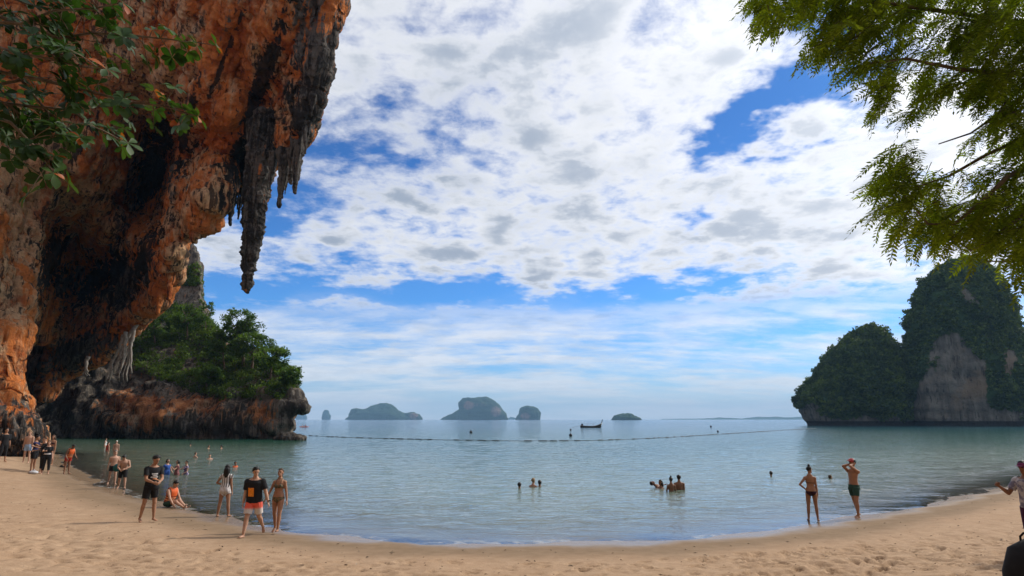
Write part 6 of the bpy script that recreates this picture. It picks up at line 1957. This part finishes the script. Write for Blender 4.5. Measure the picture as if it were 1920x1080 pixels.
S = Soup(); S.tube(rope - rope[200] * [1, 1, 0], 0.025, 4, caps=False); S.obj('rope', m_rope, line)
S = Soup(); S.tube([[-.5, 0, 0], [-.44, 0, 0], [.44, 0, 0], [.5, 0, 0]], [.025, .058, .058, .025], 8); v, fl = S.arrays(); fmesh = npmesh('float', v, fl, m_float)
d_ = 0.6; step_i = 0
rf = random.Random(2)
while d_ < s[-1] - 0.6:
    i = int(np.searchsorted(uu, d_)); i = min(max(i, 1), 398)
    o = bpy.data.objects.new('float', fmesh); link(o, line)
    o.location = rope[i] - rope[200] * [1, 1, 0] + np.array([0, 0, 0.03])
    t = rope[i + 1] - rope[i - 1]; o.rotation_euler = (0, 0, math.atan2(t[1], t[0])); o.scale = (rf.uniform(0.8, 1.5), 1, 1)
    d_ += rf.uniform(1.5, 2.3) if rf.random() < 0.8 else rf.uniform(3.0, 5.0)
m_buoy = simple('dark_buoy', (0.02, 0.02, 0.025), 0.5, 0.2, 4)
S = Soup(); S.ball((0, 0, 0.18), (.30, .30, .30), 12, 8); S.tube([[0, 0, .40], [0, 0, .56]], [.09, .06], 8); v, fl = S.arrays(); bme = npmesh('buoy', v, fl, m_buoy)
for i, (x, y, sc_, lab) in enumerate([(883, 812, 1.1, 'round dark buoy below the broad far island'), (1070, 818, 1.0, 'round dark buoy nearer the float line, below the longtail boat'), (1070, 807, 0.9, 'small dark buoy level with the longtail boat stern'),
                                    (1333, 801, 1.3, 'dark buoy farthest out to the right of the islet'), (1346, 810, 0.8, 'small dark buoy just outside the right half of the float line')]):
    o = bpy.data.objects.new('buoy', bme); link(o); o.location = on_plane(x, y, 0.0); o.scale = (sc_,) * 3
    tag(o, lab, 'buoy', 'mooring buoys')

# black rucksack on the bank at the bottom right corner
Yb = 3.6
tp_ = at(1938, 1012, Yb); zb = float(sand_z(tp_[0], tp_[1]))
bag = empty('rucksack', (tp_[0], tp_[1], zb), -0.25, 'black rucksack with a carrying loop in the bottom right corner', 'rucksack')
Hh = tp_[2] - zb
S = Soup()
S.tube([[0, 0, 0.0], [0, 0, 0.04], [0, 0, Hh * 0.3], [0, 0, Hh * 0.65], [0, 0.01, Hh * 0.86], [0, 0.02, Hh * 0.96], [0, 0.03, Hh]], [(.12, .09), (.165, .12), (.175, .125), (.18, .125), (.165, .11), (.12, .08), (.03, .03)], 20, up=(1, 0, 0)); S.obj('body', BLACK, bag)
S = Soup(); S.tube([[0, -.10, .06], [0, -.115, .1], [0, -.12, Hh * .4], [0, -.10, Hh * .47]], [(.10, .03), (.125, .05), (.125, .05), (.09, .02)], 14, up=(1, 0, 0)); S.obj('front_pocket', BLACK, bag)
S = Soup(); S.tube([[-.05, .03, Hh * .96], [-.048, .03, Hh + .01], [-.03, .03, Hh + .028], [0, .03, Hh + .036], [.03, .03, Hh + .028], [.048, .03, Hh + .01], [.05, .03, Hh * .96]], .006, 8); S.obj('carrying_loop', BLACK, bag)
for sx in (-1, 1):
    S = Soup(); S.tube([[sx * .05, .085, Hh * .9], [sx * .05, .125, Hh * .7], [sx * .05, .13, Hh * .4], [sx * .05, .10, Hh * .15]], [(.03, .008)] * 4, 8, up=(1, 0, 0)); S.obj('shoulder_strap', BLACK, bag)

# bits of leaf, bark and shell on the sand
rl = np.random.default_rng(8)
V = []; F = []; T = []; n0 = 0
cnt = 0
while cnt < 1400:
    y = 7.5 + 22 * rl.random() ** 1.6; x = rl.uniform(-1, 1) * (y * 0.95 + 2)
    d = float(shore_dist(x, y))
    if d < 1.0 or (d > 2.2 and rl.random() < 0.25): continue
    z = float(sand_z(np.array([[x]]), np.array([[y]]), True)[0, 0]) + 0.008
    a = rl.uniform(0, 6.28); L = rl.uniform(0.012, 0.05) * (2.0 if rl.random() < 0.05 else 1); w = L * rl.uniform(0.12, 0.5)
    u = np.array([math.cos(a), math.sin(a), rl.normal() * 0.12]); q = np.array([-math.sin(a), math.cos(a), rl.normal() * 0.2])
    c = np.array([x, y, z])
    V += [c - u * L, c + q * w + [0, 0, .012], c + u * L, c - q * w + [0, 0, .006]]; F.append([n0, n0 + 3, n0 + 2, n0 + 1]); T.append(rl.random()); n0 += 4
    cnt += 1
m_lit, N, out = new_mat('beach_litter')
b = N.n('ShaderNodeBsdfPrincipled'); N.link(N.ramp(N.attr('tone'), [(0, (0.035, 0.022, 0.013)), (0.7, (0.10, 0.06, 0.032)), (0.85, (0.19, 0.11, 0.05)), (1.0, (0.45, 0.40, 0.33))]), b.inputs['Base Color']); b.inputs['Roughness'].default_value = 0.9
N.link(b.outputs[0], out.inputs[0])
lit = npobj('leaf_litter', np.array(V), np.array(F), m_lit, None, False, {'tone': np.array(T)}); tag(lit, kind='stuff'); lit['label'] = 'scraps of dry leaf and bark strewn over the sand'
# ------------------------------------------------------------------ sea air
S = Soup(); S.box((0, 2900, 77.0), (15000, 7800, 168.0))
m_haze, N, out = new_mat('haze')
pv = N.n('ShaderNodeVolumePrincipled')
pv.inputs['Color'].default_value = (0.38, 0.66, 1.0, 1)
pv.inputs['Density'].default_value = 1.35e-4
pv.inputs['Anisotropy'].default_value = 0.0
N.link(pv.outputs[0], out.inputs['Volume'])
hz = S.obj('haze', m_haze, None, False); tag(hz, kind='stuff')
print('script seconds', round(time.time() - T0, 1))
